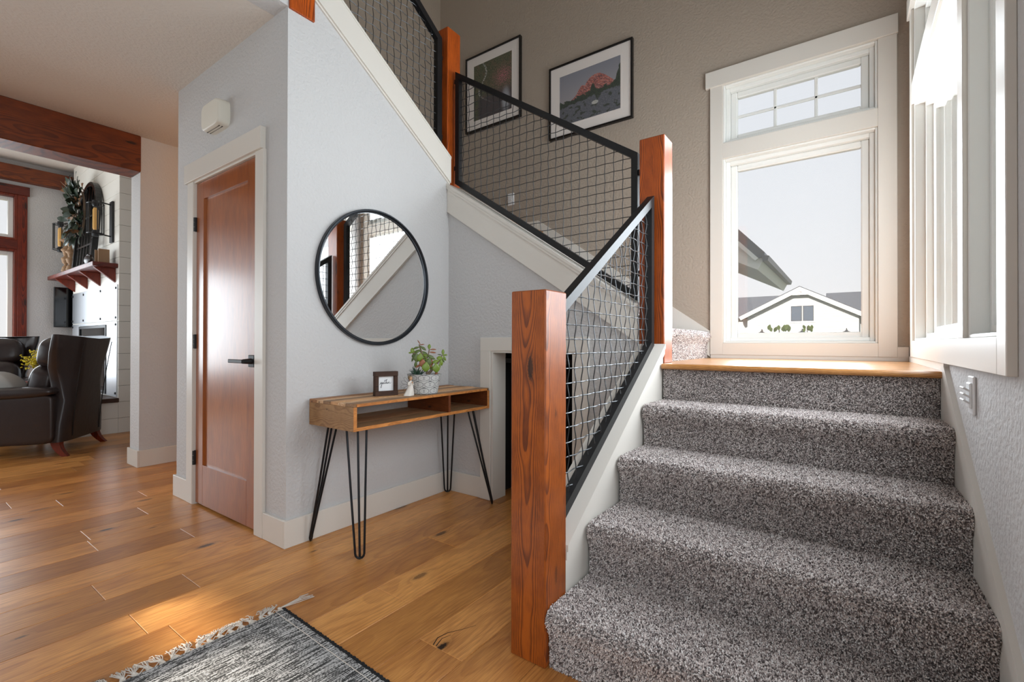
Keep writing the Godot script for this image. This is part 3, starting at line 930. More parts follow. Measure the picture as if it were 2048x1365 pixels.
func tall_door() -> void:
	var fr := Node3D.new()
	fr.name = "door_1"
	add_child(fr)
	org = Vector3.ZERO
	tag(fr, "tall reddish brown one panel door in a white cased frame", "", "", "structure")
	var t: Material = M.trim
	var f0 := ZW - 0.018
	obj("casing", mb().box(-3.492, -3.403, 0, 2.064, f0, ZW, 0.002), t, fr)
	obj("casing", mb().box(-2.596, -2.506, 0, 2.064, f0, ZW, 0.002), t, fr)
	obj("head_casing", mb().box(-3.517, -2.515, 2.064, 2.182, f0 - 0.012, ZW, 0.002), t, fr)
	obj("jamb", mb().box(-3.415, -3.400, 0, 2.064, f0 + 0.006, ZW + 0.13), t, fr)
	obj("jamb", mb().box(-2.599, -2.58, 0, 2.064, f0 + 0.006, ZW + 0.13), t, fr)
	obj("jamb_head", mb().box(-3.40, -2.599, 2.052, 2.070, f0 + 0.006, ZW + 0.13), t, fr)
	var z0 := 1.2545
	var z1 := 1.294
	var leaf := obj("leaf", mb().box(-3.398, -3.293, 0.012, 2.05, z0, z1, 0.002).box(-2.722, -2.601, 0.012, 2.05, z0, z1, 0.002), M.door_wood_rail, fr)
	obj("rail", mb().box(-3.293, -2.722, 1.94, 2.05, z0, z1, 0.001), M.door_wood_rail, leaf)
	obj("rail", mb().box(-3.293, -2.722, 0.012, 0.262, z0, z1, 0.001), M.door_wood_rail, leaf)
	obj("panel", mb().box(-3.293, -2.722, 0.262, 1.94, z0 + 0.013, z1 - 0.01), M.door_wood, leaf)
	var s := obj("sticking", mb().prism(PackedVector2Array([Vector2(-3.293, z0 + 0.001), Vector2(-3.281, z0 + 0.0125), Vector2(-3.293, z0 + 0.0125)]), "y", 0.262, 1.94), M.door_wood_rail, leaf)
	s.set_meta("label", "bevelled edge round the panel")
	for y in [1.79, 1.04, 0.297]:
		var h := mb().box(-3.405, -3.392, y - 0.046, y + 0.046, z0 - 0.010, z0 + 0.002, 0.002)
		for k in 3:
			h.tube(PackedVector3Array([V(-3.4, y - 0.045 + k * 0.0305, z0 - 0.010), V(-3.4, y - 0.017 + k * 0.0305, z0 - 0.010)]), 0.0075, 8)
		var ho := obj("hinge", h, M.black_metal, fr, 40)
		ho.set_meta("label", "black butt hinge")
	var hd := obj("handle", mb().box(-2.682, -2.615, 0.899, 0.965, z0 - 0.012, z0, 0.003), M.black_metal, fr)
	hd.set_meta("label", "black lever handle on a square plate")
	obj("lever", mb().lathe(V(-2.648, 0.931, z0 - 0.012), PackedVector2Array([Vector2(0.0, 0), Vector2(0.016, 0), Vector2(0.014, 0.02), Vector2(0.012, 0.045), Vector2(0, 0.045)]), 16, Basis(Vector3.RIGHT, PI / 2)).box(-2.80, -2.636, 0.921, 0.941, z0 - 0.066, z0 - 0.052, 0.003), M.black_metal, hd, 35)

func small_door() -> void:
	var fr := Node3D.new()
	fr.name = "door_2"
	add_child(fr)
	org = Vector3.ZERO
	tag(fr, "low white cased opening under the stair leading into the dark", "", "", "structure")
	var t: Material = M.trim
	var f0 := ZU - 0.02
	obj("casing", mb().box(-1.994, -1.909, 0, 0.982, f0, ZU, 0.002), t, fr)
	obj("casing", mb().box(-1.285, -1.20, 0, 0.982, f0, ZU, 0.002), t, fr)
	obj("head_casing", mb().box(-1.994, -1.20, 0.982, 1.07, f0, ZU, 0.002), t, fr)
	obj("jamb", mb().box(-1.905, -1.89, 0, 0.985, f0 + 0.006, ZU + 0.125), t, fr)
	obj("jamb", mb().box(-1.305, -1.29, 0, 0.985, f0 + 0.006, ZU + 0.125), t, fr)
	obj("jamb_head", mb().box(-1.89, -1.305, 0.97, 0.985, f0 + 0.006, ZU + 0.125), t, fr)
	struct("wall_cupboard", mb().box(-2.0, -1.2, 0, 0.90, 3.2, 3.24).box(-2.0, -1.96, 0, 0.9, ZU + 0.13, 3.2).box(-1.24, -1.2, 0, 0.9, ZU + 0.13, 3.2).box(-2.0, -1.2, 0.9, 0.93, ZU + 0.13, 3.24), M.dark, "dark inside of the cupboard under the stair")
	var p := thing("flower_spray", "pale dried flower spray in the dark cupboard under the stair", "flowers", V(-1.72, 0, 2.78))
	obj("vase", mb().lathe(V(-1.72, 0.0, 2.78), PackedVector2Array([Vector2(0, 0), Vector2(0.05, 0), Vector2(0.065, 0.12), Vector2(0.04, 0.22), Vector2(0.03, 0.24), Vector2(0, 0.24)]), 16), M.pot_inside, p, 40)
	var r := RandomNumberGenerator.new()
	r.seed = 4
	for k in 7:
		var a := V(-1.72, 0.2, 2.78)
		var e := V(-1.72 + r.randf_range(-0.10, 0.09), r.randf_range(0.42, 0.66), 2.78 + r.randf_range(-0.1, 0.1))
		var st := obj("twig", mb().tube(PackedVector3Array([a, a.lerp(e, 0.5) + Vector3(0, 0.03, 0), e]), 0.003, 5), M.stem, p)
		var b := mb()
		for j in 6:
			b.ellip(e + Vector3(r.randf_range(-0.03, 0.03), r.randf_range(-0.06, 0.02), r.randf_range(-0.03, 0.03)), Vector3(0.013, 0.010, 0.013), Basis(), 6, 4)
		obj("blossom", b, M.blossom_white, st)

# ---------------------------------------------------------------- stairs
func step_profile(k: int) -> PackedVector2Array:
	var z := Z1 + RUN * k
	var y := RISE * k
	var p := PackedVector2Array()
	p.append(Vector2(z, y - (0.02 if k == 0 else 0.03)) if k > 0 else Vector2(z, 0.0))
	p.append(Vector2(z - 0.002, y + RISE * 0.55))
	var c := Vector2(z + 0.004, y + RISE - 0.032)
	for i in 8:
		var a := PI + (PI / 2) * i / 7.0
		p.append(c + Vector2(cos(a) * 0.030, -sin(a) * 0.032))
	p.append(Vector2(z + RUN * 0.5, y + RISE - 0.002))
	p.append(Vector2(z + RUN + 0.01, y + RISE - 0.004))
	p.append(Vector2(z + RUN + 0.01, y + RISE * 0.3))
	return p

func tufts(pts: PackedVector2Array, a0: float, a1: float, axis: String, spacing: float, sd: int, parent: Node, w0 := 0.0) -> void:
	var r := RandomNumberGenerator.new()
	r.seed = sd
	var buf := PackedFloat32Array()
	var n := 0
	var shades := [Color(0.11, 0.09, 0.086), Color(0.32, 0.268, 0.255), Color(0.56, 0.485, 0.462), Color(0.76, 0.69, 0.66), Color(0.90, 0.86, 0.84)]
	for i in pts.size() - 1:
		var d := pts[i + 1] - pts[i]
		var L := d.length()
		var nr := Vector2(-d.y, d.x).normalized() # outward for a profile that runs up the riser and back along the tread
		var cnt := int(L * (a1 - a0) / (spacing * spacing))
		for j in cnt:
			var q := pts[i] + d * r.randf()
			var a := lerpf(a0, a1, r.randf())
			var up: Vector3
			var pos: Vector3
			if axis == "x":
				pos = V(a, q.y, q.x)
				up = V(0, nr.y, nr.x)
			else:
				pos = V(q.x, q.y, a)
				up = V(nr.x, nr.y, 0)
			up = (up + Vector3(r.randf_range(-0.55, 0.55), r.randf_range(-0.55, 0.35), r.randf_range(-0.55, 0.55))).normalized()
			var s := up.cross(Vector3(0.3, 0.5, 0.8)).normalized()
			var f := s.cross(up)
			var ln := r.randf_range(0.75, 1.25)
			var wd := r.randf_range(0.8, 1.3)
			var t := r.randf()
			var col: Color = shades[0 if t < 0.20 else (1 if t < 0.42 else (2 if t < 0.66 else (3 if t < 0.88 else 4)))]
			col = col * r.randf_range(0.85, 1.15)
			buf.append_array([s.x * wd, up.x * ln, f.x * wd, pos.x - org.x, s.y * wd, up.y * ln, f.y * wd, pos.y - org.y, s.z * wd, up.z * ln, f.z * wd, pos.z - org.z, col.r, col.g, col.b, 1.0])
			n += 1
	var mm := MultiMesh.new()
	mm.transform_format = MultiMesh.TRANSFORM_3D
	mm.use_colors = true
	mm.mesh = M_tuft()
	mm.instance_count = n
	mm.buffer = buf
	var o := MultiMeshInstance3D.new()
	o.name = numbered(parent, "pile")
	o.multimesh = mm
	o.material_override = M.pile
	parent.add_child(o, true)
	o.set_meta("kind", "stuff")

var tuft_mesh: ArrayMesh
func M_tuft() -> ArrayMesh:
	if tuft_mesh == null:
		tuft_mesh = mb().lathe(Vector3.ZERO, PackedVector2Array([Vector2(0.0012, -0.002), Vector2(0.0018, 0.002), Vector2(0.0016, 0.005), Vector2(0.0, 0.0068)]), 5).mesh(Vector3.ZERO, 80)
	return tuft_mesh

func stairs() -> void:
	var x0 := -0.777
	var x1 := XR - 0.0155
	var s := thing("staircase", "lower flight of five steps in speckled grey brown carpet", "stairs", V(-0.25, 0, 1.9))
	for k in 5:
		var p := step_profile(k)
		if k == 4:
			p = PackedVector2Array([Vector2(Z1 + RUN * 4, RISE * 4 - 0.03), Vector2(Z1 + RUN * 4, LAND - 0.03), Vector2(Z1 + RUN * 4 + 0.06, LAND - 0.03), Vector2(Z1 + RUN * 4 + 0.06, RISE * 4 - 0.03)])
		# the first step runs a little wider, past the face of the post
		var st := obj("step", mb().prism(p, "x", x0, x1), M.carpet, s, 50)
		var run := p.slice(0, 2) if k == 4 else p.slice(0, p.size() - 1)
		tufts(run, x0 + 0.002, x1 - 0.001, "x", 0.0032, 100 + k, st)
	# landing of oak boards
	var l := thing("stair_landing", "small oak landing between the carpeted flights below the window", "landing", V(-0.25, LAND, 3.0))
	var zb := 2.452
	obj("nosing", mb().prism(nose(2.388, LAND), "x", x0, XR - 0.012), M.oak_nosing, l, 50)
	var i := 0
	while zb < ZF:
		var z1 := minf(zb + 0.19, ZF)
		obj("board", mb().box(-0.84, XR, LAND - 0.028, LAND, zb + 0.0005, z1 - 0.0005, 0.0012), M.oak_nosing, l)
		zb = z1
	# middle flight
	var m := thing("staircase", "middle carpeted flight climbing left from the oak landing behind the railing", "stairs", V(-1.5, LAND, 3.05))
	var r2 := 0.1865
	var t2 := 0.2845
	for k in 6:
		var x := -0.838 - t2 * k
		var y := LAND + r2 * k
		var p := PackedVector2Array()
		p.append(Vector2(x, y - 0.03 if k else y))
		p.append(Vector2(x + 0.002, y + r2 * 0.55))
		if k == 5:
			p.append(Vector2(x + 0.002, y + r2 - 0.028))
			p.append(Vector2(x - 0.06, y + r2 - 0.028))
			p.append(Vector2(x - 0.06, y))
		else:
			var c := Vector2(x - 0.002, y + r2 - 0.034)
			for q in 8:
				var a := (PI / 2) * q / 7.0
				p.append(c + Vector2(cos(a) * 0.032, sin(a) * 0.034))
			p.append(Vector2(x - t2 - 0.01, y + r2 - 0.003))
			p.append(Vector2(x - t2 - 0.01, y + r2 * 0.3))
		var st := obj("step", mb().prism(p, "z", ZU + 0.14, ZF - 0.016), M.carpet, m, 50)
		var run := p.slice(0, p.size() - 1) if k < 5 else p.slice(0, 2)
		run.reverse()
		tufts(run, ZU + 0.155, ZF - 0.018, "z", 0.0036 if k == 0 else 0.006, 200 + k, st)
	var u := thing("stair_landing", "upper oak landing seen through the middle railing", "landing", V(-2.9, 2.048, 3.0))
	var pn := PackedVector2Array()
	for q in nose(0.0, 2.048):
		pn.append(Vector2(-2.235 - q.x, q.y))
	obj("nosing", mb().prism(pn, "z", ZU + 0.14, ZF - 0.016), M.oak_nosing, u, 50)
	for k in 6:
		obj("board", mb().box(-2.30 - 0.2067 * (k + 1) + 0.0005, -2.30 - 0.2067 * k - 0.0005, 2.02, 2.048, ZU + 0.14 if k == 0 else 2.5, ZF, 0.0012), M["oak_%d" % k], u)
	# upper flight behind the mirror wall (its underside and back only matter for light)
	var up := thing("staircase", "upper flight rising behind the top railing", "stairs", V(-2.98, 2.048, 1.9))
	for k in 4:
		var z := 2.50 - 0.2845 * k
		obj("step", mb().box(-3.538, XM - 0.132, 2.02 + r2 * k, 2.048 + r2 * (k + 1), z - (0.29 if k < 3 else 0.25), z, 0.01), M.carpet, up)

func nose(z: float, y: float) -> PackedVector2Array:
	var p := PackedVector2Array([Vector2(z + 0.064, y), Vector2(z + 0.064, y - 0.028)])
	for i in 7:
		var a := -PI / 2 - PI * i / 6.0
		p.append(Vector2(z + 0.012 + cos(a) * 0.012, y - 0.014 + sin(a) * 0.014))
	return p

# ---------------------------------------------------------------- posts and railings
func post(x0: float, x1: float, y0: float, y1: float, z0: float, z1: float, key: String, label: String, group: String) -> void:
	var o := thing("newel_post", label, "post", V((x0 + x1) / 2, y0, (z0 + z1) / 2), 0.0, group)
	var b := mb().box(x0, x1, y0, y1 - 0.006, z0, z1, 0.004)
	obj("shaft", b, M[key], o)
	# shallow pyramid top
	var c := V((x0 + x1) / 2, y1, (z0 + z1) / 2)
	var k := 0.004
	var a := [V(x0 + k, y1 - 0.007, z0 + k), V(x1 - k, y1 - 0.007, z0 + k), V(x1 - k, y1 - 0.007, z1 - k), V(x0 + k, y1 - 0.007, z1 - k)]
	var t := mb()
	for i in 4:
		t.out(a[i], a[(i + 1) % 4], c, c - Vector3(0, 0.1, 0))
	t.out(a[0], a[1], a[2], c); t.out(a[0], a[2], a[3], c)
	obj("top", t, M[key], o)

# a railing in a plane: ax "x" (runs in depth) or "z" (runs sideways). The frame is a parallelogram with upright ends:
# at a the lower edge is lo0 and the upper edge hi0, at b lo1 and hi1.
func railing(label: String, ax: String, d: float, a: float, b: float, lo0: float, hi0: float, lo1: float, hi1: float, tw: float, first: float, base: float, clips: Array) -> void:
	var P := func(s: float, y: float, o := 0.0) -> Vector3:
		return V(d + o, y, s) if ax == "x" else V(s, y, d + o)
	var o := thing("stair_railing", label, "railing", P.call((a + b) / 2, (lo0 + lo1) / 2))
	var w := 0.038
	var m: Material = M.black_metal
	var slope := (hi1 - hi0) / (b - a)
	var q := tw * sqrt(1 + slope * slope)
	var fb := func(y0: float, y1: float, hh: float, called: String, dep: float) -> void:
		var pl := PackedVector2Array([Vector2(a, y0), Vector2(b, y1), Vector2(b, y1 + hh), Vector2(a, y0 + hh)])
		obj(called, mb().prism(pl, ax, d - dep / 2, d + dep / 2), m, o)
	fb.call(hi0 - q, hi1 - q, q, "top_rail", w)
	fb.call(lo0, lo1, q, "bottom_rail", w)
	var sg := signf(b - a)
	for e in 2:
		var s0 := a if e == 0 else b - sg * tw
		var yl := (lo0 if e == 0 else lo1)
		var yh := (hi0 if e == 0 else hi1)
		var y0a := yl + q + (0.0 if e == 0 else -slope * sg * tw)
		var y0b := yl + q + (slope * sg * tw if e == 0 else 0.0)
		var y1a := yh - q + (0.0 if e == 0 else -slope * sg * tw)
		var y1b := yh - q + (slope * sg * tw if e == 0 else 0.0)
		var pl := PackedVector2Array([Vector2(s0, y0a), Vector2(s0 + sg * tw, y0b), Vector2(s0 + sg * tw, y1b), Vector2(s0, y1a)])
		obj("end_bar", mb().prism(pl, ax, d - w / 2, d + w / 2), m, o)
	for c in clips:
		var cs: float = (a - sg * 0.008) if c[0] == 0 else (b + sg * 0.008)
		var cc: Vector3 = P.call(cs, c[1])
		obj("bracket", mb().cbox(cc, Vector3(0.009, 0.016, 0.012) if ax == "z" else Vector3(0.012, 0.016, 0.009), 0.003), m, o)
	# crimped wires: uprights and levels 55 mm apart
	var pitch := 0.0548
	var amp := 0.0040
	var at := func(s: float) -> float: return (s - a) / (b - a)
	var lo := func(s: float) -> float: return lerpf(lo0, lo1, at.call(s)) + q
	var hi := func(s: float) -> float: return lerpf(hi0, hi1, at.call(s)) - q
	var smin := minf(a, b) + tw
	var smax := maxf(a, b) - tw
	var s := first
	while s < smax - 0.004:
		if s > smin + 0.004:
			var y: float = lo.call(s) - 0.012
			var top: float = hi.call(s) + 0.012
			var pts := PackedVector3Array()
			var step := pitch / 6.0
			while y < top + step:
				var yy := minf(y, top)
				pts.append(P.call(s, yy, amp * cos(PI * (yy - base) / pitch * 1.0 + PI * roundf((s - first) / pitch)) * 0.9))
				y += step
			obj("upright_wire", mb().tube(pts, 0.0023, 5), M.wire, o, 60)
		s += pitch
	var y := base + pitch * floorf((minf(minf(lo0, lo1), 9.0) - base) / pitch)
	while y < maxf(hi0, hi1):
		# part of the level that lies between the two rails
		var s0 := smin
		var s1 := smax
		var inside := []
		for i in 121:
			var t := lerpf(smin, smax, i / 120.0)
			if y > lo.call(t) - 0.002 and y < hi.call(t) + 0.002:
				inside.append(t)
		if inside.size() > 3:
			s0 = inside[0]
			s1 = inside[-1]
			var pts := PackedVector3Array()
			var n := maxi(3, int((s1 - s0) / pitch * 6.0))
			for i in n + 1:
				var t := lerpf(s0, s1, float(i) / n)
				pts.append(P.call(t, y, -amp * cos(PI * (t - first) / pitch + PI * roundf((y - base) / pitch)) * 0.9))
			obj("level_wire", mb().tube(pts, 0.0023, 5), M.wire, o, 60)
		y += pitch

func newels_and_railings() -> void:
	var g := "square timber newel posts"
	post(-0.9145, -0.779, 0.0, 1.211, 1.266, 1.4015, "fir", "thick stained newel post on the floor at the foot of the stair", g)
	post(-0.916, -0.780, LAND, 2.139, 2.448, 2.5835, "fir_light", "stained newel post on the oak landing at the bend of the stair", g)
	post(-2.469, -2.334, 2.02, 3.32, 2.448, 2.5835, "fir_orange", "uppermost orange newel post above the corner of the mirror wall", g)
	railing("black framed wire mesh railing of the lowest flight, nearest the viewer", "x", -0.847, 1.4035, 2.432, 0.347, 1.137, 1.018, 1.811, 0.038, 1.428, 0.500, [])
	railing("black framed wire mesh railing of the middle flight under the two prints", "z", 2.516, -0.945, -2.306, 1.266, 2.089, 2.184, 2.996, 0.036, -2.2435, 1.525, [[0, 1.42], [0, 1.98], [1, 2.93], [1, 2.30]])
	railing("black framed wire mesh railing of the upper flight above the mirror wall", "x", -2.385, 2.425, 1.10, 2.39, 3.225, 3.281, 4.116, 0.045, 1.675, 2.779, [[0, 2.52], [0, 3.09]])

# ---------------------------------------------------------------- walls' small things
func framed(label: String, x0: float, x1: float, y0: float, y1: float, border: float, tex: Texture2D) -> void:
	var o := thing("picture", label, "picture", V((x0 + x1) / 2, y0, ZF), 0.0, "framed prints on the stairwell wall")
	var b := mb()
	var w := 0.016
	b.box(x0, x0 + w, y0, y1, ZF - 0.032, ZF, 0.002).box(x1 - w, x1, y0, y1, ZF - 0.032, ZF, 0.002)
	b.box(x0 + w, x1 - w, y0, y0 + w, ZF - 0.032, ZF, 0.002).box(x0 + w, x1 - w, y1 - w, y1, ZF - 0.032, ZF, 0.002)
	obj("frame", b, M.picture_frame, o)
	obj("mount", mb().box(x0 + w, x1 - w, y0 + w, y1 - w, ZF - 0.020, ZF - 0.006), M.mat_board, o)
	obj("inner_mount", rim_frame("z", x0 + border - 0.014, x1 - border + 0.014, y0 + border - 0.014, y1 - border + 0.014, 0.013, ZF - 0.0215, ZF - 0.019, 0.0005), M.mat_board, o)
	var m := StandardMaterial3D.new()
	m.albedo_texture = tex
	m.roughness = 0.35
	var q := mb()
	var z := ZF - 0.0206
	var a := V(x0 + border, y0 + border, z)
	var c := V(x1 - border, y1 - border, z)
	var p := [Vector3(a.x, a.y, a.z), Vector3(a.x, c.y, a.z), Vector3(c.x, c.y, a.z), Vector3(c.x, a.y, a.z)]
	for t in [[0, 1, 2], [0, 2, 3]]:
		q.tri(p[t[0]], p[t[1]], p[t[2]])
		for k in t:
			q.uv.append([Vector2(0, 1), Vector2(0, 0), Vector2(1, 0), Vector2(1, 1)][k])
	obj("print", q, m, o)

func pictures() -> void:
	framed("black framed print of a brook between green banks with pink flowers", -3.155, -2.478, 3.153, 3.913, 0.105, picture(1))
	framed("black framed print of a rosy mountain over a grey meadow", -2.166, -1.392, 2.836, 3.478, 0.105, picture(0))

func step_light(label: String, at: Vector3, B: Basis) -> void:
	# local: x along the wall, y up, z out of the wall
	var o := thing("step_light", label, "light", at, 0.0, "louvred step lights")
	var w := 0.037
	var h := 0.057
	obj("plate", mb().cbox(at + B * Vector3(0, 0, 0.004), Vector3(w, h, 0.004), 0.003, B), M.plastic_white, o)
	obj("housing", mb().cbox(at + B * Vector3(0, 0, 0.010), Vector3(w * 0.72, h * 0.66, 0.004), 0.003, B), M.plastic_white, o)
	for k in 3:
		var L := B * Basis(Vector3.RIGHT, deg_to_rad(-35))
		obj("louvre", mb().cbox(at + B * Vector3(0, -0.018 + k * 0.018, 0.019), Vector3(w * 0.7, 0.0025, 0.010), 0.001, L), M.plastic_white, o)

func small_fittings() -> void:
	step_light("white louvred step light low on the right stair wall", V(XR, 0.880, 1.932), Basis(Vector3(0, 0, 1), Vector3.UP, Vector3(-1, 0, 0)))
	step_light("small louvred step light on the stairwell wall behind the middle railing", V(-2.60, 2.40, ZF), Basis())
	# door chime
	var c := V(-3.05, 2.375, ZW)
	var o := thing("door_chime", "cream rounded chime box on the wall above the tall door", "chime", c)
	var rings := []
	for q in [[0.0, 1.0], [0.045, 1.0], [0.062, 0.96], [0.068, 0.86]]:
		var ring := PackedVector3Array()
		for k in 40:
			var a := TAU * k / 40
			var e := 0.32
			ring.append(c + Vector3(signf(cos(a)) * pow(absf(cos(a)), e) * 0.118 * q[1] * (1.0 - 0.05 * absf(sin(a))), signf(sin(a)) * pow(absf(sin(a)), e) * 0.075 * q[1] * (1.0 + 0.06 * absf(cos(a + PI / 2))), q[0]))
		rings.append(ring)
	obj("cover", mb().loft(rings), M.plastic, o, 50)
	var sl := mb()
	for j in 2:
		for k in 16:
			sl.box(-3.13 + k * 0.0105, -3.1235 + k * 0.0105, 2.2955, 2.3005, ZW - 0.046 + j * 0.016, ZW - 0.041 + j * 0.016)
	var so := obj("grille", sl, M.dark, o)
	so.set_meta("kind", "stuff")
	# end of a ceiling beam that comes through the wall
	var be := thing("beam_end", "cut orange beam end let into the wall above the mirror wall", "beam", V(XM, 2.73, 1.325))
	obj("timber", mb().box(XM - 0.05, XM + 0.012, 2.73, 3.02, 1.257, 1.394, 0.003), M.fir_orange, be)
	# lamp of the passage
	var l := thing("ceiling_lamp", "round lit lamp on the ceiling of the passage behind the tall door", "lamp", V(-4.2, 2.72, 2.6))
	obj("base", mb().lathe(V(-4.2, 2.70, 2.6), PackedVector2Array([Vector2(0, 0), Vector2(0.15, 0), Vector2(0.15, 0.04), Vector2(0, 0.04)]), 24), M.black_metal, l, 40)
	var gl := mat("lamp_glow", C(255, 230, 200), 0.6)
	gl.emission_enabled = true
	gl.emission = Color(1.0, 0.80, 0.55)
	gl.emission_energy_multiplier = 2.0
	obj("shade", mb().ellip(V(-4.2, 2.70, 2.6), Vector3(0.13, 0.07, 0.13), Basis(), 20, 10), gl, l, 60)
	var b := OmniLight3D.new()
	b.name = "passage_light"
	b.position = V(-4.2, 2.52, 2.6)
	b.light_color = Color(1.0, 0.72, 0.42)
	b.light_energy = 0.28
	b.light_size = 0.1
	b.omni_range = 12.0
	b.omni_attenuation = 2.0
	b.shadow_enabled = true
	add_child(b)

func mirror() -> void:
	var c := V(XM, 1.4215, 1.806)
	var B := Basis(Vector3.UP, Vector3.RIGHT, Vector3.FORWARD * -1.0)
	B = Basis(Vector3(0, 1, 0), Vector3(1, 0, 0), Vector3(0, 0, -1))
	var o := thing("wall_mirror_round", "round mirror in a thin dark metal frame above the console table", "mirror", c)
	o.name = "round_mirror"
	var R := 0.402
	obj("frame", mb().lathe(c, PackedVector2Array([Vector2(R - 0.012, 0.001), Vector2(R, 0.001), Vector2(R, 0.026), Vector2(R - 0.003, 0.030), Vector2(R - 0.009, 0.030), Vector2(R - 0.013, 0.026), Vector2(R - 0.015, 0.018), Vector2(R - 0.020, 0.016), Vector2(R - 0.020, 0.001), Vector2(R - 0.012, 0.001)]), 96, B), M.mirror_frame, o, 35)
	obj("glass", mb().lathe(c, PackedVector2Array([Vector2(0, 0.003), Vector2(R - 0.018, 0.003), Vector2(R - 0.018, 0.010), Vector2(0, 0.010)]), 96, B), M.silver, o)

func console_table() -> void:
	var xb := -2.283
	var xf := -1.912
	var z0 := 1.366
	var z1 := 2.400
	var yt := 0.741
	var yb := 0.608
	var t := 0.017
	var o := thing("console_table", "reclaimed wood console table on black hairpin legs under the round mirror", "table", V((xb + xf) / 2, 0, (z0 + z1) / 2))
	var n := 6
	for i in n:
		var a := lerpf(xb, xf, float(i) / n)
		var b := lerpf(xb, xf, float(i + 1) / n)
		obj("top_plank", mb().box(a + 0.0006, b - 0.0006, yt - t, yt - 0.0012 * ((i * 2) % 3), z0 + 0.002 * (i % 2), z1, 0.0015), M["pallet_%d" % [1, 0, 3, 2, 0, 3][i]], o)
	for i in 3:
		var a := lerpf(xb, xf, i / 3.0)
		var b := lerpf(xb, xf, (i + 1) / 3.0)
		obj("shelf_plank", mb().box(a + 0.0005, b - 0.0005, yb, yb + t, z0 + 0.02, z1 - 0.02, 0.001), M["pallet_%d" % [4, 1, 3][i]], o)
	var front := mat("pallet_edge", Color.WHITE, 0.6)
	front = grain("pallet_edge", M.pallet_end.albedo_texture, Vector3(1 / 0.6, 1 / 0.2, 1 / 0.6), 0.6, Color(1.1, 0.88, 0.62), Vector3(0.2, 0.4, 0.1))
	obj("edge_strip", mb().box(xf - 0.001, xf + 0.004, yb, yb + t, z0 + 0.02, z1 - 0.02, 0.001), front, o)
	obj("edge_strip", mb().box(xf - 0.001, xf + 0.004, yt - t, yt - 0.003, z0 + 0.02, z1 - 0.02, 0.001), front, o)
	obj("end_panel", mb().box(xb, xf + 0.003, yb, yt - t, z0, z0 + 0.02, 0.001), M.pallet_end, o)
	obj("end_panel", mb().box(xb, xf + 0.003, yb, yt - t, z1 - 0.02, z1, 0.001), M.pallet_dark, o)
	obj("end_strip", mb().box(xf + 0.002, xf + 0.005, yb, yt - t, z0 + 0.0005, z0 + 0.0195, 0.0008), front, o)
	obj("end_strip", mb().box(xf + 0.002, xf + 0.005, yb, yt - t, z1 - 0.0195, z1 - 0.0005, 0.0008), front, o)
	var zd := 2.02
	obj("divider", mb().box(xb + 0.02, xf + 0.003, yb + t, yt - t, zd, zd + 0.017, 0.001), M.pallet_dark, o)
	# three-rod hairpin legs
	for c in [[xf, z0, 1.0, -1.0, 0.018, 0.012], [xb, z0, -1.0, -1.0, -0.012, 0.012], [xf, z1, 1.0, 1.0, 0.05, -0.03], [xb, z1, -1.0, 1.0, 0.02, -0.015]]:
		var dir := Vector3(c[2], 0, -c[3]).normalized()
		var side := dir.cross(Vector3.UP)
		var top := V(c[0] - c[2] * 0.075, yb, c[1] - c[3] * 0.075)
		var foot := V(c[0] + (0.022 if c[2] > 0 else 0.012), 0.006, c[1] + (-0.0 if c[3] < 0 else -0.035))
		if c[2] > 0 and c[3] > 0: foot = V(-1.856, 0.006, 2.364)
		if c[2] < 0 and c[3] > 0: foot = V(-2.252, 0.006, 2.372)
		if c[2] < 0 and c[3] < 0: foot = V(-2.272, 0.006, 1.372)
		if c[2] > 0 and c[3] < 0: foot = V(-1.892, 0.006, 1.392)
		var pts := PackedVector3Array([top + side * 0.048, top.lerp(foot, 0.5) + side * 0.034, foot + side * 0.021 + Vector3(0, 0.022, 0)])
		for k in range(1, 6):
			var a := PI * k / 6.0
			pts.append(foot + side * 0.021 * cos(a) + Vector3(0, 0.022 - 0.022 * sin(a), 0))
		pts.append_array([foot - side * 0.021 + Vector3(0, 0.022, 0), top.lerp(foot, 0.5) - side * 0.034, top - side * 0.048])
		var lg := obj("leg", mb().tube(pts, 0.0055, 8).tube(PackedVector3Array([top - dir * 0.034, foot + Vector3(0, 0.004, 0)]), 0.0055, 8), M.steel_rod, o, 60)
		lg.set_meta("label", "black three rod hairpin leg")
		obj("plate", mb().cbox(top + Vector3(0, -0.0025, 0) - dir * 0.01, Vector3(0.056, 0.0025, 0.03), 0.001, Basis(side, Vector3.UP, side.cross(Vector3.UP))), M.steel_rod, lg)
	org = Vector3.ZERO

func stroke(b: MB, o: Vector3, B: Basis, s: float, pts: Array, r := 0.0009) -> void:
	var c := Curve3D.new()
	for i in pts.size():
		var p := Vector3(pts[i][0], pts[i][1], 0) * s
		var q := Vector3(pts[mini(i + 1, pts.size() - 1)][0] - pts[maxi(i - 1, 0)][0], pts[mini(i + 1, pts.size() - 1)][1] - pts[maxi(i - 1, 0)][1], 0) * s / 6.0
		c.add_point(o + B * p, -(B * q), B * q)
	c.bake_interval = 0.0015
	b.tube(c.get_baked_points(), r, 5)

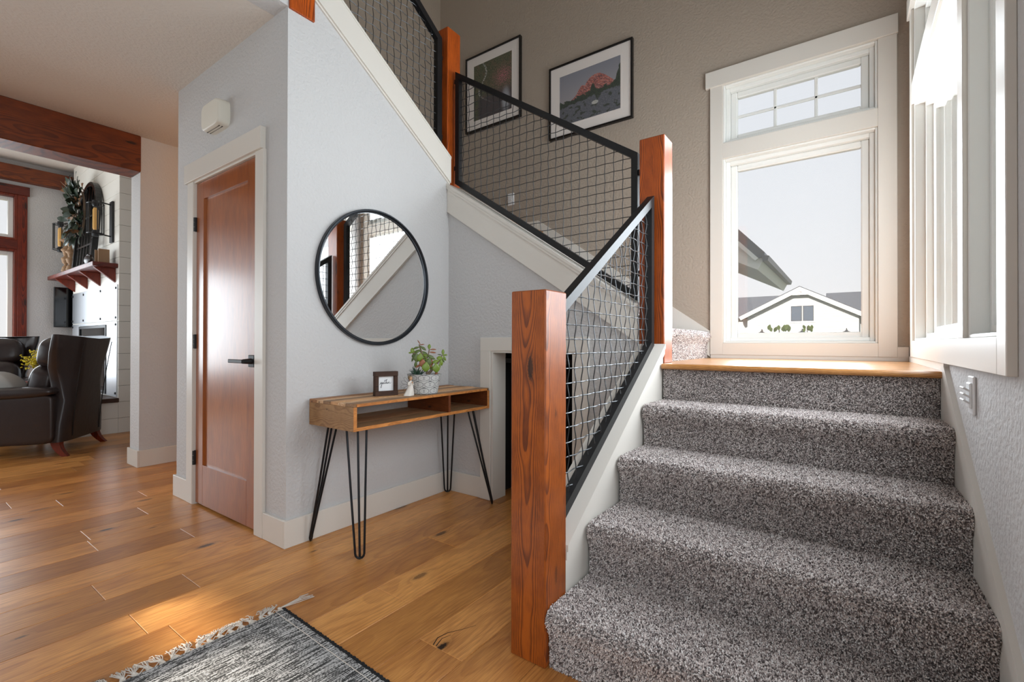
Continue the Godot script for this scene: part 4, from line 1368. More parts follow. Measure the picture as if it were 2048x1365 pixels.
func table_things() -> void:
	var top := 0.7405
	# small framed sign, turned a little towards the room
	var at := V(-2.085, top, 1.700)
	var o := thing("framed_sign", "small dark wood framed sign with a script word on the console table", "sign", at)
	var B := Basis(Vector3(0.30, 0, -0.954).normalized(), Vector3.UP, Vector3(0.954, 0, 0.30).normalized()) # x along the sign, z to the front
	var w := 0.066
	var h := 0.067
	var dp := 0.018
	var P := func(x: float, y: float, z: float) -> Vector3: return at + B * Vector3(x, y, z)
	var fm: Material = M.sign_wood
	obj("top_rail", mb().cbox(P.call(0, 0.121, 0), Vector3(w, 0.013, dp), 0.0015, B), fm, o)
	obj("bottom_rail", mb().cbox(P.call(0, 0.0135, 0), Vector3(w, 0.0135, dp), 0.0015, B), fm, o)
	obj("side_rail", mb().cbox(P.call(-w + 0.011, h, 0), Vector3(0.010, 0.0405, dp * 0.92), 0.0015, B), fm, o)
	obj("side_rail", mb().cbox(P.call(w - 0.011, h, 0), Vector3(0.010, 0.0405, dp * 0.92), 0.0015, B), fm, o)
	var card := obj("card", mb().cbox(P.call(0, h, -0.004), Vector3(0.046, 0.042, 0.003), 0.0, B), M.paper, o)
	var ink := mb()
	var f: Vector3 = P.call(-0.036, 0.060, -0.0005)
	# the word «gather» in a running hand
	stroke(ink, f, B, 0.0058, [[0.2, 0.2], [1.0, 1.0], [2.3, 2.2], [1.6, 2.5], [1.0, 1.6], [1.5, 0.9], [2.4, 2.2], [2.3, -1.0], [1.9, -2.6], [1.2, -2.4], [1.6, -0.9], [2.7, 1.0]])
	stroke(ink, f, B, 0.0058, [[2.7, 1.0], [4.0, 2.2], [3.3, 2.3], [2.9, 1.5], [3.4, 0.9], [4.1, 2.1], [4.2, 1.1], [4.6, 1.0]])
	stroke(ink, f, B, 0.0058, [[4.6, 1.0], [5.3, 2.4], [5.8, 5.0], [5.4, 3.0], [5.4, 1.2], [5.9, 1.1]])
	stroke(ink, f, B, 0.0058, [[4.6, 3.6], [6.4, 4.1], [8.0, 5.2]])
	stroke(ink, f, B, 0.0058, [[5.9, 1.1], [6.8, 3.0], [7.2, 5.2], [6.8, 4.0], [6.7, 1.0], [7.1, 2.2], [7.6, 2.3], [7.6, 1.2], [8.0, 1.1]])
	stroke(ink, f, B, 0.0058, [[8.0, 1.1], [8.8, 1.9], [8.6, 2.4], [8.2, 1.8], [8.4, 1.1], [9.1, 1.3]])
	stroke(ink, f, B, 0.0058, [[9.1, 1.3], [9.5, 2.5], [10.0, 2.3], [10.0, 1.2], [10.6, 1.0], [11.6, 2.0]])
	obj("lettering", ink, M.ink, card, 60)
	# angel figurine
	var a := V(-1.985, top, 1.790)
	var g := thing("figurine", "small white robed angel figurine with wire wings beside the patterned pot", "figurine", a)
	var rings := []
	for q in [[0.0, 0.030, 0.024, -0.008], [0.004, 0.031, 0.024, -0.008], [0.02, 0.025, 0.021, -0.004], [0.04, 0.018, 0.016, 0.0], [0.055, 0.0135, 0.013, 0.001], [0.066, 0.014, 0.012, 0.001], [0.075, 0.013, 0.010, 0.001], [0.080, 0.006, 0.006, 0.001], [0.086, 0.005, 0.005, 0.002]]:
		var ring := PackedVector3Array()
		for k in 20:
			var an := TAU * k / 20
			var fl: float = 1.0 + 0.10 * sin(an * 5.0) * clampf((0.05 - q[0]) / 0.05, 0, 1)
			ring.append(a + Vector3(cos(an) * q[2] * fl, q[0], sin(an) * q[1] * fl + q[3] * -1.6))
		rings.append(ring)
	obj("robe", mb().loft(rings), M.robe, g, 60)
	obj("head", mb().ellip(a + Vector3(0.003, 0.095, 0.001), Vector3(0.0105, 0.0125, 0.0105), Basis(), 14, 10), M.skin, g, 60)
	obj("hair", mb().ellip(a + Vector3(-0.001, 0.0985, 0.001), Vector3(0.0125, 0.0125, 0.0125), Basis(Vector3.FORWARD, 0.3), 14, 10), M.hair, g, 60)
	for sd in [-1.0, 1.0]:
		obj("arm", mb().tube(PackedVector3Array([a + Vector3(0.001, 0.074, sd * 0.014), a + Vector3(0.004, 0.060, sd * 0.017), a + Vector3(0.013, 0.058, sd * 0.010), a + Vector3(0.016, 0.069, sd * 0.003)]), 0.0050, 8, 0.0032), M.robe, g, 60)
	obj("hands", mb().ellip(a + Vector3(0.0165, 0.072, 0), Vector3(0.004, 0.006, 0.004), Basis(), 8, 6), M.skin, g, 60)
	for sd in [-1.0, 1.0]:
		var wire := mb()
		for k in 4:
			var an := deg_to_rad(62.0 - 38.0 * k)
			var out := Vector3(-0.35, sin(an), sd * cos(an)).normalized()
			var across := out.cross(Vector3(1, 0, 0)).normalized()
			var pts := PackedVector3Array()
			for j in 13:
				var u := float(j) / 12.0
				var rr := sin(PI * u)
				pts.append(a + Vector3(-0.010, 0.060, 0) + out * 0.052 * (0.5 - 0.5 * cos(TAU * u)) * 0.95 + across * 0.011 * sin(TAU * u) * rr)
			wire.tube(pts, 0.0006, 5)
		obj("wing", wire, M.thin_wire, g, 60)
	# patterned pot
	var c := V(-2.005, top, 1.915)
	var p := thing("plant_pot", "white pot with dark geometric print holding a jade plant", "pot", c)
	var pb := mb()
	var prof := [Vector2(0.074, 0.0), Vector2(0.077, 0.004), Vector2(0.097, 0.108), Vector2(0.098, 0.112)]
	for i in prof.size() - 1:
		for k in 48:
			var u0 := k / 48.0
			var u1 := (k + 1) / 48.0
			var q := func(pr: Vector2, u: float) -> Vector3: return c + Vector3(cos(TAU * u) * pr.x, pr.y, sin(TAU * u) * pr.x)
			var vv := [q.call(prof[i], u0), q.call(prof[i], u1), q.call(prof[i + 1], u1), q.call(prof[i + 1], u0)]
			var uvs := [Vector2(u0, 1.0 - prof[i].y / 0.112), Vector2(u1, 1.0 - prof[i].y / 0.112), Vector2(u1, 1.0 - prof[i + 1].y / 0.112), Vector2(u0, 1.0 - prof[i + 1].y / 0.112)]
			for t in [[0, 1, 2], [0, 2, 3]]:
				var fl: bool = (vv[t[2]] - vv[t[0]]).cross(vv[t[1]] - vv[t[0]]).dot(Vector3(vv[t[0]].x - c.x, 0, vv[t[0]].z - c.z)) < 0.0
				for j in ([t[0], t[2], t[1]] if fl else t):
					pb.t.append(vv[j])
					pb.uv.append(uvs[j])
	obj("body", pb, M.pot, p, 60)
	obj("lining", mb().lathe(c, PackedVector2Array([Vector2(0.0, 0.001), Vector2(0.0735, 0.001), Vector2(0.094, 0.100), Vector2(0.094, 0.112), Vector2(0.098, 0.112), Vector2(0.098, 0.1135), Vector2(0.091, 0.1135), Vector2(0.088, 0.098), Vector2(0.0, 0.098)]), 48), M.pot_inside, p, 30)
	obj("soil", mb().lathe(c, PackedVector2Array([Vector2(0, 0.096), Vector2(0.088, 0.096), Vector2(0.086, 0.101), Vector2(0, 0.103)]), 24), M.soil, p)
	jade(c)
	var r := RandomNumberGenerator.new()
	r.seed = 9
	var hw := thing("spiky_succulent", "low clump of narrow dark green spikes in the patterned pot", "succulent", c + Vector3(-0.035, 0.1, 0.028))
	for k in 46:
		var an := r.randf() * TAU
		var s := r.randf_range(0.2, 1.0)
		var root := c + Vector3(-0.035, 0.1, 0.028) + Vector3(cos(an), 0, sin(an)) * 0.022 * s
		var tip := root + Vector3(cos(an) * 0.045 * s, r.randf_range(0.03, 0.062) * (1.15 - 0.45 * s), sin(an) * 0.045 * s)
		var mid := root.lerp(tip, 0.5) + Vector3(0, 0.008, 0)
		obj("spike", mb().tube(PackedVector3Array([root, mid, tip]), 0.0028, 5, 0.0003), M.spike, hw, 60)

func jade(c: Vector3) -> void:
	var j := thing("jade_plant", "jade plant with fleshy green leaves growing in the patterned pot", "plant", c + Vector3(0.03, 0.1, 0))
	# sideways (s) and height offsets as seen by someone facing the wall; depth d towards the viewer
	var R := Vector3(0.65, 0, -0.76)   # to the right along the table as seen from the room
	var D := Vector3(0.76, 0, 0.65)
	var base := c + Vector3(0, 0.1, 0)
	var Q := func(s: float, y: float, d: float) -> Vector3: return base + R * s + Vector3(0, y, 0) + D * d
	var stems := [
		[[0.020, 0.0, 0], [0.010, 0.05, 0.0], [-0.005, 0.10, 0.0], [-0.018, 0.14, 0.0]],
		[[-0.002, 0.09, 0], [-0.04, 0.125, 0.01], [-0.066, 0.135, 0.01]],
		[[0.004, 0.08, 0], [0.02, 0.12, 0.01], [0.028, 0.155, 0.01]],
		[[0.022, 0.01, 0], [0.055, 0.05, 0.01], [0.085, 0.09, 0.01], [0.103, 0.122, 0.01]],
		[[-0.01, 0.12, 0], [-0.026, 0.17, 0], [-0.03, 0.185, 0]]]
	for st in stems:
		var pts := PackedVector3Array()
		for q in st:
			pts.append(Q.call(q[0], q[1], q[2]))
		obj("branch", mb().tube(pts, 0.0085 if st[0][1] < 0.02 else 0.005, 8, 0.003), M.stem, j, 60)
	# leaves: [s, y, d, length, direction angle (deg, 0 = right, 90 = up), kind, roundness]
	var L := [
		[-0.068, 0.148, 0.0, 0.034, 95, 0, 1.0], [-0.078, 0.136, 0.0, 0.026, 182, 0, 0.6], [-0.052, 0.142, 0.0, 0.026, 20, 0, 0.6], [-0.062, 0.118, 0.0, 0.030, -95, 1, 1.0], [-0.066, 0.100, 0.01, 0.034, -112, 1, 0.5],
		[-0.030, 0.195, 0.0, 0.036, 122, 2, 0.25], [-0.014, 0.183, 0.0, 0.032, 10, 2, 0.3], [-0.045, 0.165, 0.01, 0.040, 195, 1, 0.5], [-0.038, 0.145, 0.01, 0.044, 205, 1, 0.6], [-0.008, 0.163, 0.01, 0.044, -35, 1, 0.55], [0.028, 0.170, 0.0, 0.032, 85, 0, 0.9], [0.048, 0.155, 0.01, 0.042, 2, 2, 0.3], [0.046, 0.138, 0.01, 0.044, -5, 2, 0.35],
		[-0.004, 0.135, 0.0, 0.050, -20, 1, 0.55], [-0.044, 0.108, 0.02, 0.052, -85, 1, 1.1], [-0.026, 0.110, 0.025, 0.052, -98, 0, 1.0], [-0.050, 0.072, 0.02, 0.042, -100, 1, 0.6], [-0.004, 0.115, 0.0, 0.044, -55, 0, 0.5], [0.016, 0.118, 0.01, 0.050, 165, 0, 0.5], [0.036, 0.112, 0.02, 0.050, -30, 1, 0.6], [0.044, 0.104, 0.01, 0.042, -15, 0, 0.5],
		[-0.012, 0.076, 0.035, 0.048, -95, 2, 1.25], [0.022, 0.082, 0.03, 0.050, -105, 1, 1.1], [0.006, 0.055, 0.045, 0.056, -95, 0, 1.2], [-0.036, 0.060, 0.02, 0.040, 205, 2, 0.5], [0.032, 0.062, 0.02, 0.034, -60, 2, 0.5], [0.040, 0.080, 0.01, 0.044, -85, 2, 0.7], [0.014, 0.090, 0.02, 0.038, -75, 0, 0.6], [-0.010, 0.092, 0.02, 0.04, 200, 1, 0.7],
		[0.108, 0.138, 0.0, 0.036, 88, 0, 0.7], [0.120, 0.122, 0.0, 0.030, 5, 0, 0.5], [0.090, 0.124, 0.0, 0.030, 170, 1, 0.3], [0.116, 0.105, 0.01, 0.038, -65, 0, 0.5], [0.106, 0.096, 0.01, 0.040, -65, 1, 0.5], [0.088, 0.105, 0.02, 0.040, 180, 0, 0.9], [0.064, 0.085, 0.02, 0.044, 200, 0, 0.7], [0.096, 0.080, 0.02, 0.042, -80, 0, 0.7], [0.086, 0.060, 0.02, 0.040, -95, 0, 0.5], [0.066, 0.048, 0.03, 0.054, -85, 0, 1.3], [0.040, 0.050, 0.01, 0.034, -110, 0, 0.7], [0.068, 0.018, 0.02, 0.036, -110, 2, 0.7]]
	for q in L:
		var an := deg_to_rad(q[4])
		var dir := (R * cos(an) + Vector3.UP * sin(an)).normalized()
		var face := (D + Vector3(0, 0.3, 0)).normalized()
		face = (face - dir * face.dot(dir)).normalized()
		var across := dir.cross(face)
		var at: Vector3 = Q.call(q[0], q[1], q[2])
		var rings := []
		for i in 9:
			var u := i / 8.0
			var wdt: float = q[3] * 0.34 * minf(q[6], 1.2) * pow(sin(PI * clampf(0.03 + 0.95 * pow(u, 1.25), 0, 1)), 0.8)
			var ring := PackedVector3Array()
			for k in 8:
				var ph := TAU * k / 8
				ring.append(at + dir * q[3] * (u - 0.5) + across * cos(ph) * wdt + face * sin(ph) * minf(wdt, 0.0032) + face * -0.010 * (u - 0.4) * (u - 0.4))
			rings.append(ring)
		obj("leaf", mb().loft(rings), M[["leaf", "leaf_dark", "leaf_red"][q[5]]], j, 70)

# ---------------------------------------------------------------- rug
func rug() -> void:
	var turn := deg_to_rad(-2.0)
	var at := V(-1.766, 0.0, 0.952)
	var o := thing("rug", "grey heathered woven rug with cream tassels along one edge", "rug", at, turn)
	# local: x to the right along the far edge, z towards the viewer
	var b := mb()
	b.cbox(Vector3(0.55, 0.0055, 0.75), Vector3(0.55, 0.0045, 0.75), 0.003)
	obj("body", b, M.rug, o)
	# corded side edge
	var cord := mb()
	for k in 70:
		var x := 0.004 + k * 0.0157
		cord.ellip(Vector3(x, 0.008, -0.002 + 0.0012 * sin(k * 2.3)), Vector3(0.0095, 0.0062, 0.0065), Basis(Vector3.UP, 0.6), 8, 6)
	obj("corded_edge", cord, M.rug_cord, o, 60)
	obj("selvedge_line", mb().cbox(Vector3(0.55, 0.0102, 0.028), Vector3(0.55, 0.0008, 0.0014), 0.0004), M.fringe, o)
	var r := RandomNumberGenerator.new()
	r.seed = 31
	for k in 24:
		var z := 0.012 + k * 0.034
		var root := Vector3(0.002, 0.009, z)
		var knot := root + Vector3(-0.012, 0.001, r.randf_range(-0.004, 0.004))
		var lean := r.randf_range(-0.9, 0.35)
		if k == 0: lean = -1.5
		var t := mb()
		t.ellip(knot, Vector3(0.008, 0.006, 0.0065), Basis(), 8, 6)
		for s in 9:
			var g := (s - 4) / 4.0
			var e := Vector3(-0.055 - r.randf() * 0.02, 0.003, z + lean * 0.045 + g * r.randf_range(0.010, 0.024))
			if k == 0: e = Vector3(-0.004 - r.randf() * 0.03 + g * 0.012, 0.004, -0.115 - r.randf() * 0.02)
			var m := root.lerp(e, 0.45) + Vector3(r.randf_range(-0.006, 0.006), r.randf_range(0.004, 0.012), lean * 0.012 + g * 0.008)
			var m2 := root.lerp(e, 0.78) + Vector3(r.randf_range(-0.006, 0.006), r.randf_range(0.000, 0.006), -lean * 0.006 + g * 0.006)
			e.y = 0.002
			t.tube(PackedVector3Array([root + Vector3(0.004, 0, g * 0.008), knot + Vector3(0, 0.002, g * 0.004), m, m2, e]), 0.0014, 5)
		obj("tassel", t, M.fringe, o, 60)
	for k in 20: # loose wefts that cross the knots
		var z := 0.02 + k * 0.04
		obj("knot_loop", mb().tube(PackedVector3Array([Vector3(0.006, 0.011, z), Vector3(-0.006, 0.015, z + 0.012), Vector3(0.006, 0.011, z + 0.026)]), 0.0016, 5), M.fringe, o, 60)

# ---------------------------------------------------------------- living room
func living_room() -> void:
	var be := thing("timber_beam", "big stained timber beam across the opening to the living room", "beam", V(-4.85, 2.443, -0.5))
	obj("timber", mb().box(-4.985, -4.745, 2.443, 2.74, -2.6, 1.344, 0.006), M.fir_beam, be)
	var b2 := thing("timber_beam", "smaller timber beam above the wood cased living room window", "beam", V(-8.9, 3.17, -0.8))
	obj("timber", mb().box(-8.999, -8.86, 3.17, 3.36, -2.6, 4.0, 0.006), M.fir_beam, b2)
	# chimney clad in boards
	var x0 := -8.75
	var x1 := -6.77
	var z := 1.717
	var w := struct("wall_chimney", mb().box(x0 + 0.014, x1 - 0.014, 0, 3.45, z + 0.014, 4.2), M.gap, "white shiplap chimney wall with the mantel")
	org = Vector3.ZERO
	for k in 19:
		var y0 := 0.171 + 0.1843 * (k - 1)
		var y1 := minf(y0 + 0.1813, 3.45)
		obj("shiplap_board", mb().box(x1 - 0.014, x1, maxf(y0, 0.0), y1, z, 4.2, 0.0015), M.shiplap, w)
		if y0 > 0.3 or true:
			obj("shiplap_board", mb().box(x0, x1 - 0.0145, maxf(y0, 0.0), y1, z, z + 0.014, 0.0015), M.shiplap, w)
	for k in 3:
		var y0 := 0.171 + 0.1843 * (k - 1)
		obj("shiplap_board", mb().box(x1 - 0.014, x1, maxf(y0, 0.0), minf(y0 + 0.1813, 0.352), 1.31, z - 0.001, 0.0015), M.shiplap, w)
	struct("wall_hearth", mb().box(x0 + 0.01, x1 - 0.014, 0, 0.352, 1.30, z), M.shiplap, "low white hearth base below the fireplace")
	var hs := thing("hearth_slab", "dark stone hearth slab below the steel clad fireplace", "hearth", V(-7.76, 0.352, 1.5))
	obj("slab", mb().box(x0 - 0.02, x1 + 0.03, 0.352, 0.40, 1.27, z, 0.004), M.sign_wood, hs)
	# steel sheets and firebox
	var fp := thing("fireplace_surround", "polished steel sheet surround with black bolts under the wood mantel", "fireplace", V(-7.76, 0.40, z))
	obj("upper_sheet", mb().box(x0 + 0.03, x1 - 0.03, 1.285, 1.70, z - 0.012, z, 0.002), M.sheet_steel, fp)
	obj("lower_sheet", mb().box(x0 + 0.03, -8.36, 0.41, 1.275, z - 0.012, z, 0.002), M.sheet_steel, fp)
	obj("lower_sheet", mb().box(-7.18, x1 - 0.03, 0.41, 1.275, z - 0.012, z, 0.002), M.sheet_steel, fp)
	obj("lower_sheet", mb().box(-8.36, -7.18, 1.245, 1.275, z - 0.012, z, 0.002), M.sheet_steel, fp)
	obj("firebox_frame", rim_frame("z", -8.36, -7.18, 0.42, 1.243, 0.035, z - 0.02, z, 0.002), M.black_metal, fp)
	obj("firebox_glass", mb().box(-8.33, -7.21, 0.45, 1.21, z - 0.008, z - 0.002), M.fire_glass, fp)
	for q in [[-8.69, 1.66], [-8.17, 1.66], [-7.42, 1.66], [-6.83, 1.66], [-8.69, 1.32], [-8.17, 1.32], [-7.42, 1.32], [-6.83, 1.32], [-8.69, 1.24], [-6.83, 1.24], [-8.69, 0.45], [-6.83, 0.45]]:
		obj("bolt", mb().lathe(V(q[0], q[1], z - 0.012), PackedVector2Array([Vector2(0, 0), Vector2(0.016, 0), Vector2(0.016, 0.008), Vector2(0, 0.012)]), 6, Basis(Vector3.RIGHT, PI / 2)), M.black_metal, fp)
	# mantel
	var mt := thing("mantel_shelf", "reddish wood mantel shelf on four triangular brackets", "shelf", V(-7.87, 1.73, 1.6))
	obj("shelf", mb().box(-8.95, -6.80, 1.888, 1.938, 1.492, z, 0.005), M.fir_red_across, mt)
	for x in [-8.64, -8.03, -7.47, -6.885]:
		obj("bracket", mb().prism(PackedVector2Array([Vector2(1.52, 1.887), Vector2(z, 1.887), Vector2(z, 1.728)]), "x", x - 0.045, x), M.fir_red, mt)
	mantel_things()
	# television in the alcove
	var tv := thing("television", "black flat television on the wall left of the chimney", "television", V(-8.95, 1.24, 2.05))
	obj("case", mb().box(-8.93, -8.90, 1.243, 1.80, 1.55, 2.56, 0.004), M.black_metal, tv)
	obj("screen", mb().box(-8.90, -8.898, 1.255, 1.79, 1.562, 2.548), M.tv, tv)
	obj("bracket", mb().box(-9.0, -8.93, 1.4, 1.6, 1.95, 2.15), M.black_metal, tv)
	# side table with a yellow plant
	var c := V(-7.02, 0.0, 1.13)
	var st := thing("side_table", "small dark side table between the leather recliners", "table", c)
	obj("top", mb().lathe(c, PackedVector2Array([Vector2(0, 0.60), Vector2(0.14, 0.60), Vector2(0.14, 0.62), Vector2(0, 0.62)]), 28), M.fir_red, st, 30)
	obj("leg", mb().tube(PackedVector3Array([c + Vector3(0, 0.02, 0), c + Vector3(0, 0.6, 0)]), 0.03, 12), M.fir_red, st, 50)
	obj("foot", mb().lathe(c, PackedVector2Array([Vector2(0, 0), Vector2(0.16, 0), Vector2(0.15, 0.02), Vector2(0, 0.03)]), 24), M.fir_red, st, 30)
	var pc := c + Vector3(0, 0.62, 0)
	var yp := thing("potted_forsythia", "bushy yellow flowering plant in a brown pot between the recliners", "plant", pc)
	obj("pot", mb().lathe(pc, PackedVector2Array([Vector2(0, 0), Vector2(0.055, 0), Vector2(0.075, 0.10), Vector2(0.068, 0.10), Vector2(0.06, 0.08), Vector2(0, 0.08)]), 20), M.terracotta, yp, 40)
	var r := RandomNumberGenerator.new()
	r.seed = 12
	for k in 26:
		var an := r.randf() * TAU
		var e := pc + Vector3(cos(an) * r.randf_range(0.03, 0.17), r.randf_range(0.16, 0.34), sin(an) * r.randf_range(0.03, 0.17))
		var m := pc.lerp(e, 0.6) + Vector3(0, 0.05, 0)
		var tw := obj("twig", mb().tube(PackedVector3Array([pc + Vector3(0, 0.08, 0), m, e]), 0.003, 5), M.stem, yp, 60)
		var fl := mb()
		for j in 16:
			var at := m.lerp(e, r.randf_range(-0.3, 1.05)) + Vector3(r.randf_range(-0.03, 0.03), r.randf_range(-0.03, 0.03), r.randf_range(-0.03, 0.03))
			fl.ellip(at, Vector3(0.013, 0.005, 0.009), Basis.from_euler(Vector3(r.randf() * 3, r.randf() * 6, r.randf() * 3)), 6, 4)
		var fo := obj("blossoms", fl, M.blossom_yellow, tw, 60)
		fo.set_meta("kind", "stuff")

func mantel_things() -> void:
	var y := 1.938
	var zm := 1.60
	# arched window frame leaning on the wall
	var o := thing("arched_frame", "black arched window frame leaning on the mantel behind the wreath", "frame", V(-7.75, y, 1.64))
	var P := func(s: float, h: float, d: float) -> Vector3: return V(-7.75 + s, y + h * 0.993, 1.61 + h * 0.072 - d)
	var hw := 0.43
	var spring := 0.70
	var arch := func(hw2: float, n: int) -> PackedVector3Array:
		var pts := PackedVector3Array([P.call(-hw2, 0.03, 0.0), P.call(-hw2, 0.35, 0.0)])
		for k in n + 1:
			var a := PI - PI * k / n
			pts.append(P.call(hw2 * cos(a), spring + hw2 * sin(a) * 0.98, 0.0))
		pts.append_array([P.call(hw2, 0.35, 0.0), P.call(hw2, 0.03, 0.0)])
		return pts
	var pts: PackedVector3Array = arch.call(hw - 0.035, 24)
	var rim := mb()
	for i in pts.size() - 1:
		rim.bar(pts[i], pts[i + 1] + (pts[i + 1] - pts[i]).normalized() * 0.004, 0.055, 0.06, V(0, 0.072, -1.0), 0.004)
	rim.bar(P.call(-hw, 0.032, 0), P.call(hw, 0.032, 0), 0.055, 0.06, V(0, 0.072, -1.0), 0.004)
	obj("rim", rim, M.picture_frame, o)
	for s in [-0.26, -0.13, 0.0, 0.13, 0.26]:
		obj("bar", mb().bar(P.call(s, 0.05, 0), P.call(s, spring + sqrt(hw * hw - s * s) - 0.05, 0), 0.022, 0.026, V(0, 0.072, -1.0), 0.002), M.picture_frame, o)
	for h in [0.30, 0.66]:
		obj("bar", mb().bar(P.call(-hw + 0.04, h, 0), P.call(hw - 0.04, h, 0), 0.022, 0.026, V(0, 0.072, -1.0), 0.002), M.picture_frame, o)
	# magnolia wreath
	var r := RandomNumberGenerator.new()
	r.seed = 6
	var wc: Vector3 = P.call(-0.06, 0.72, 0.07)
	var w := thing("wreath", "dark magnolia leaf wreath hanging on the arched black frame", "wreath", wc)
	var hoop := PackedVector3Array()
	for k in 25:
		hoop.append(wc + Vector3(cos(TAU * k / 24) * 0.20, sin(TAU * k / 24) * 0.27, 0))
	obj("hoop", mb().tube(hoop, 0.012, 6), M.stem, w, 60)
	for k in 120:
		var a := r.randf() * TAU
		var rr := r.randf_range(0.35, 1.35)
		var at := wc + Vector3(cos(a) * 0.20 * rr, sin(a) * 0.27 * rr, r.randf_range(0.01, 0.07))
		var dir := Vector3(cos(a + r.randf_range(-0.9, 0.9)), sin(a + r.randf_range(-0.9, 0.9)), r.randf_range(-0.1, 0.8)).normalized()
		var sd := dir.cross(Vector3(r.randf_range(-0.5, 0.5), r.randf_range(-0.5, 0.5), 1)).normalized()
		var up := sd.cross(dir)
		var rings := []
		for i in 6:
			var u := i / 5.0
			var wd := 0.036 * sin(PI * clampf(0.04 + 0.93 * u, 0, 1))
			rings.append(PackedVector3Array([at + dir * 0.15 * u + sd * wd + up * 0.012 * sin(PI * u), at + dir * 0.15 * u + up * (0.016 * sin(PI * u) - 0.006), at + dir * 0.15 * u - sd * wd + up * 0.012 * sin(PI * u), at + dir * 0.15 * u + up * (0.016 * sin(PI * u) - 0.003)]))
		obj("leaf", mb().loft(rings), M.magnolia if r.randf() < 0.82 else M.magnolia_back, w, 50)
	# turned candlesticks
	for q in [[-8.545, 0.47, "taller turned wooden candlestick at the left end of the mantel"], [-8.30, 0.40, "shorter turned wooden candlestick beside the arched black frame"]]:
		var c := V(q[0], y, zm)
		var cs := thing("candlestick", q[2], "candlestick", c, 0.0, "turned wooden candlesticks")
		var h: float = q[1]
		obj("base", mb().lathe(c, PackedVector2Array([Vector2(0, 0), Vector2(0.062, 0), Vector2(0.062, 0.02), Vector2(0.04, 0.035), Vector2(0, 0.035)]), 20), M.candle_wood, cs, 40)
		var pr := PackedVector2Array([Vector2(0, 0.03)])
		for k in 40:
			var u := k / 39.0
			pr.append(Vector2(0.033 + 0.013 * sin(u * TAU * 3.0) + 0.005 * sin(u * TAU * 7.0), 0.035 + u * (h - 0.07)))
		pr.append(Vector2(0, h - 0.03))
		obj("spindle", mb().lathe(c, pr, 20), M.candle_wood, cs, 60)
		obj("cup", mb().lathe(c, PackedVector2Array([Vector2(0, h - 0.035), Vector2(0.03, h - 0.035), Vector2(0.065, h - 0.012), Vector2(0.065, h), Vector2(0, h)]), 20), M.candle_wood, cs, 40)
	# sconces
	for q in [[-7.00, "black cage wall sconce with an amber bulb right of the arched frame"], [-8.62, "black cage wall sconce with an amber bulb left of the wreath"]]:
		var x: float = q[0]
		var s := thing("wall_sconce", q[1], "lamp", V(x, 2.2, 1.717), 0.0, "cage sconces on the shiplap chimney")
		obj("backplate", mb().box(x - 0.05, x + 0.05, 2.20, 2.68, 1.695, 1.717, 0.003), M.black_metal, s)
		for yy in [2.27, 2.64]:
			obj("arm", mb().tube(PackedVector3Array([V(x, yy, 1.70), V(x, yy + 0.01, 1.62), V(x, yy + (0.02 if yy < 2.4 else -0.02), 1.56)]), 0.008, 6), M.black_metal, s, 60)
			var sgn := -1.0 if yy > 2.4 else 1.0
			obj("cap", mb().lathe(V(x, yy, 1.56), PackedVector2Array([Vector2(0, -0.02), Vector2(0.03, -0.02), Vector2(0.034, 0.03), Vector2(0.022, 0.05), Vector2(0, 0.05)]), 14, Basis(Vector3.RIGHT, 0.0 if sgn > 0 else PI)), M.black_metal, s, 40)
		for k in 6:
			var a := TAU * k / 6
			obj("cage_wire", mb().tube(PackedVector3Array([V(x + cos(a) * 0.075, 2.28, 1.56 + sin(a) * 0.075), V(x + cos(a) * 0.075, 2.62, 1.56 + sin(a) * 0.075)]), 0.006, 5), M.black_metal, s)
		for yy in [2.28, 2.62]:
			var ring := PackedVector3Array()
			for k in 19:
				ring.append(V(x + cos(TAU * k / 18) * 0.075, yy, 1.56 + sin(TAU * k / 18) * 0.075))
			obj("cage_ring", mb().tube(ring, 0.006, 5), M.black_metal, s, 60)
		var gm: StandardMaterial3D = M.get("amber") if M.has("amber") else mat("amber", C(226, 176, 104), 0.15)
		obj("bulb", mb().lathe(V(x, 2.31, 1.56), PackedVector2Array([Vector2(0, 0), Vector2(0.018, 0.005), Vector2(0.026, 0.03), Vector2(0.026, 0.24), Vector2(0.018, 0.265), Vector2(0, 0.27)]), 14), gm, s, 50)
	# little box and a dark bowl
	var bx := thing("small_box", "small open brown box at the right end of the mantel", "box", V(-6.98, y, 1.60))
	obj("side", mb().box(-7.03, -7.018, y, y + 0.16, 1.56, 1.66, 0.002), M.candle_wood, bx)
	obj("side", mb().box(-6.897, -6.885, y, y + 0.16, 1.56, 1.66, 0.002), M.candle_wood, bx)
	obj("bottom", mb().box(-7.018, -6.897, y, y + 0.012, 1.56, 1.66, 0.002), M.candle_wood, bx)
	obj("back", mb().box(-7.018, -6.897, y + 0.012, y + 0.16, 1.645, 1.66, 0.002), M.dark, bx)
	var bw := thing("dark_bowl", "small dark ornament on the mantel before the arched frame", "ornament", V(-7.24, y, 1.555))
	obj("body", mb().ellip(V(-7.24, y + 0.06, 1.555), Vector3(0.10, 0.06, 0.04), Basis(), 18, 10), M.leather, bw, 60)
	obj("rim", mb().tube(PackedVector3Array([V(-7.33, y + 0.10, 1.555), V(-7.24, y + 0.125, 1.55), V(-7.15, y + 0.10, 1.555)]), 0.012, 8), M.leather, bw, 60)

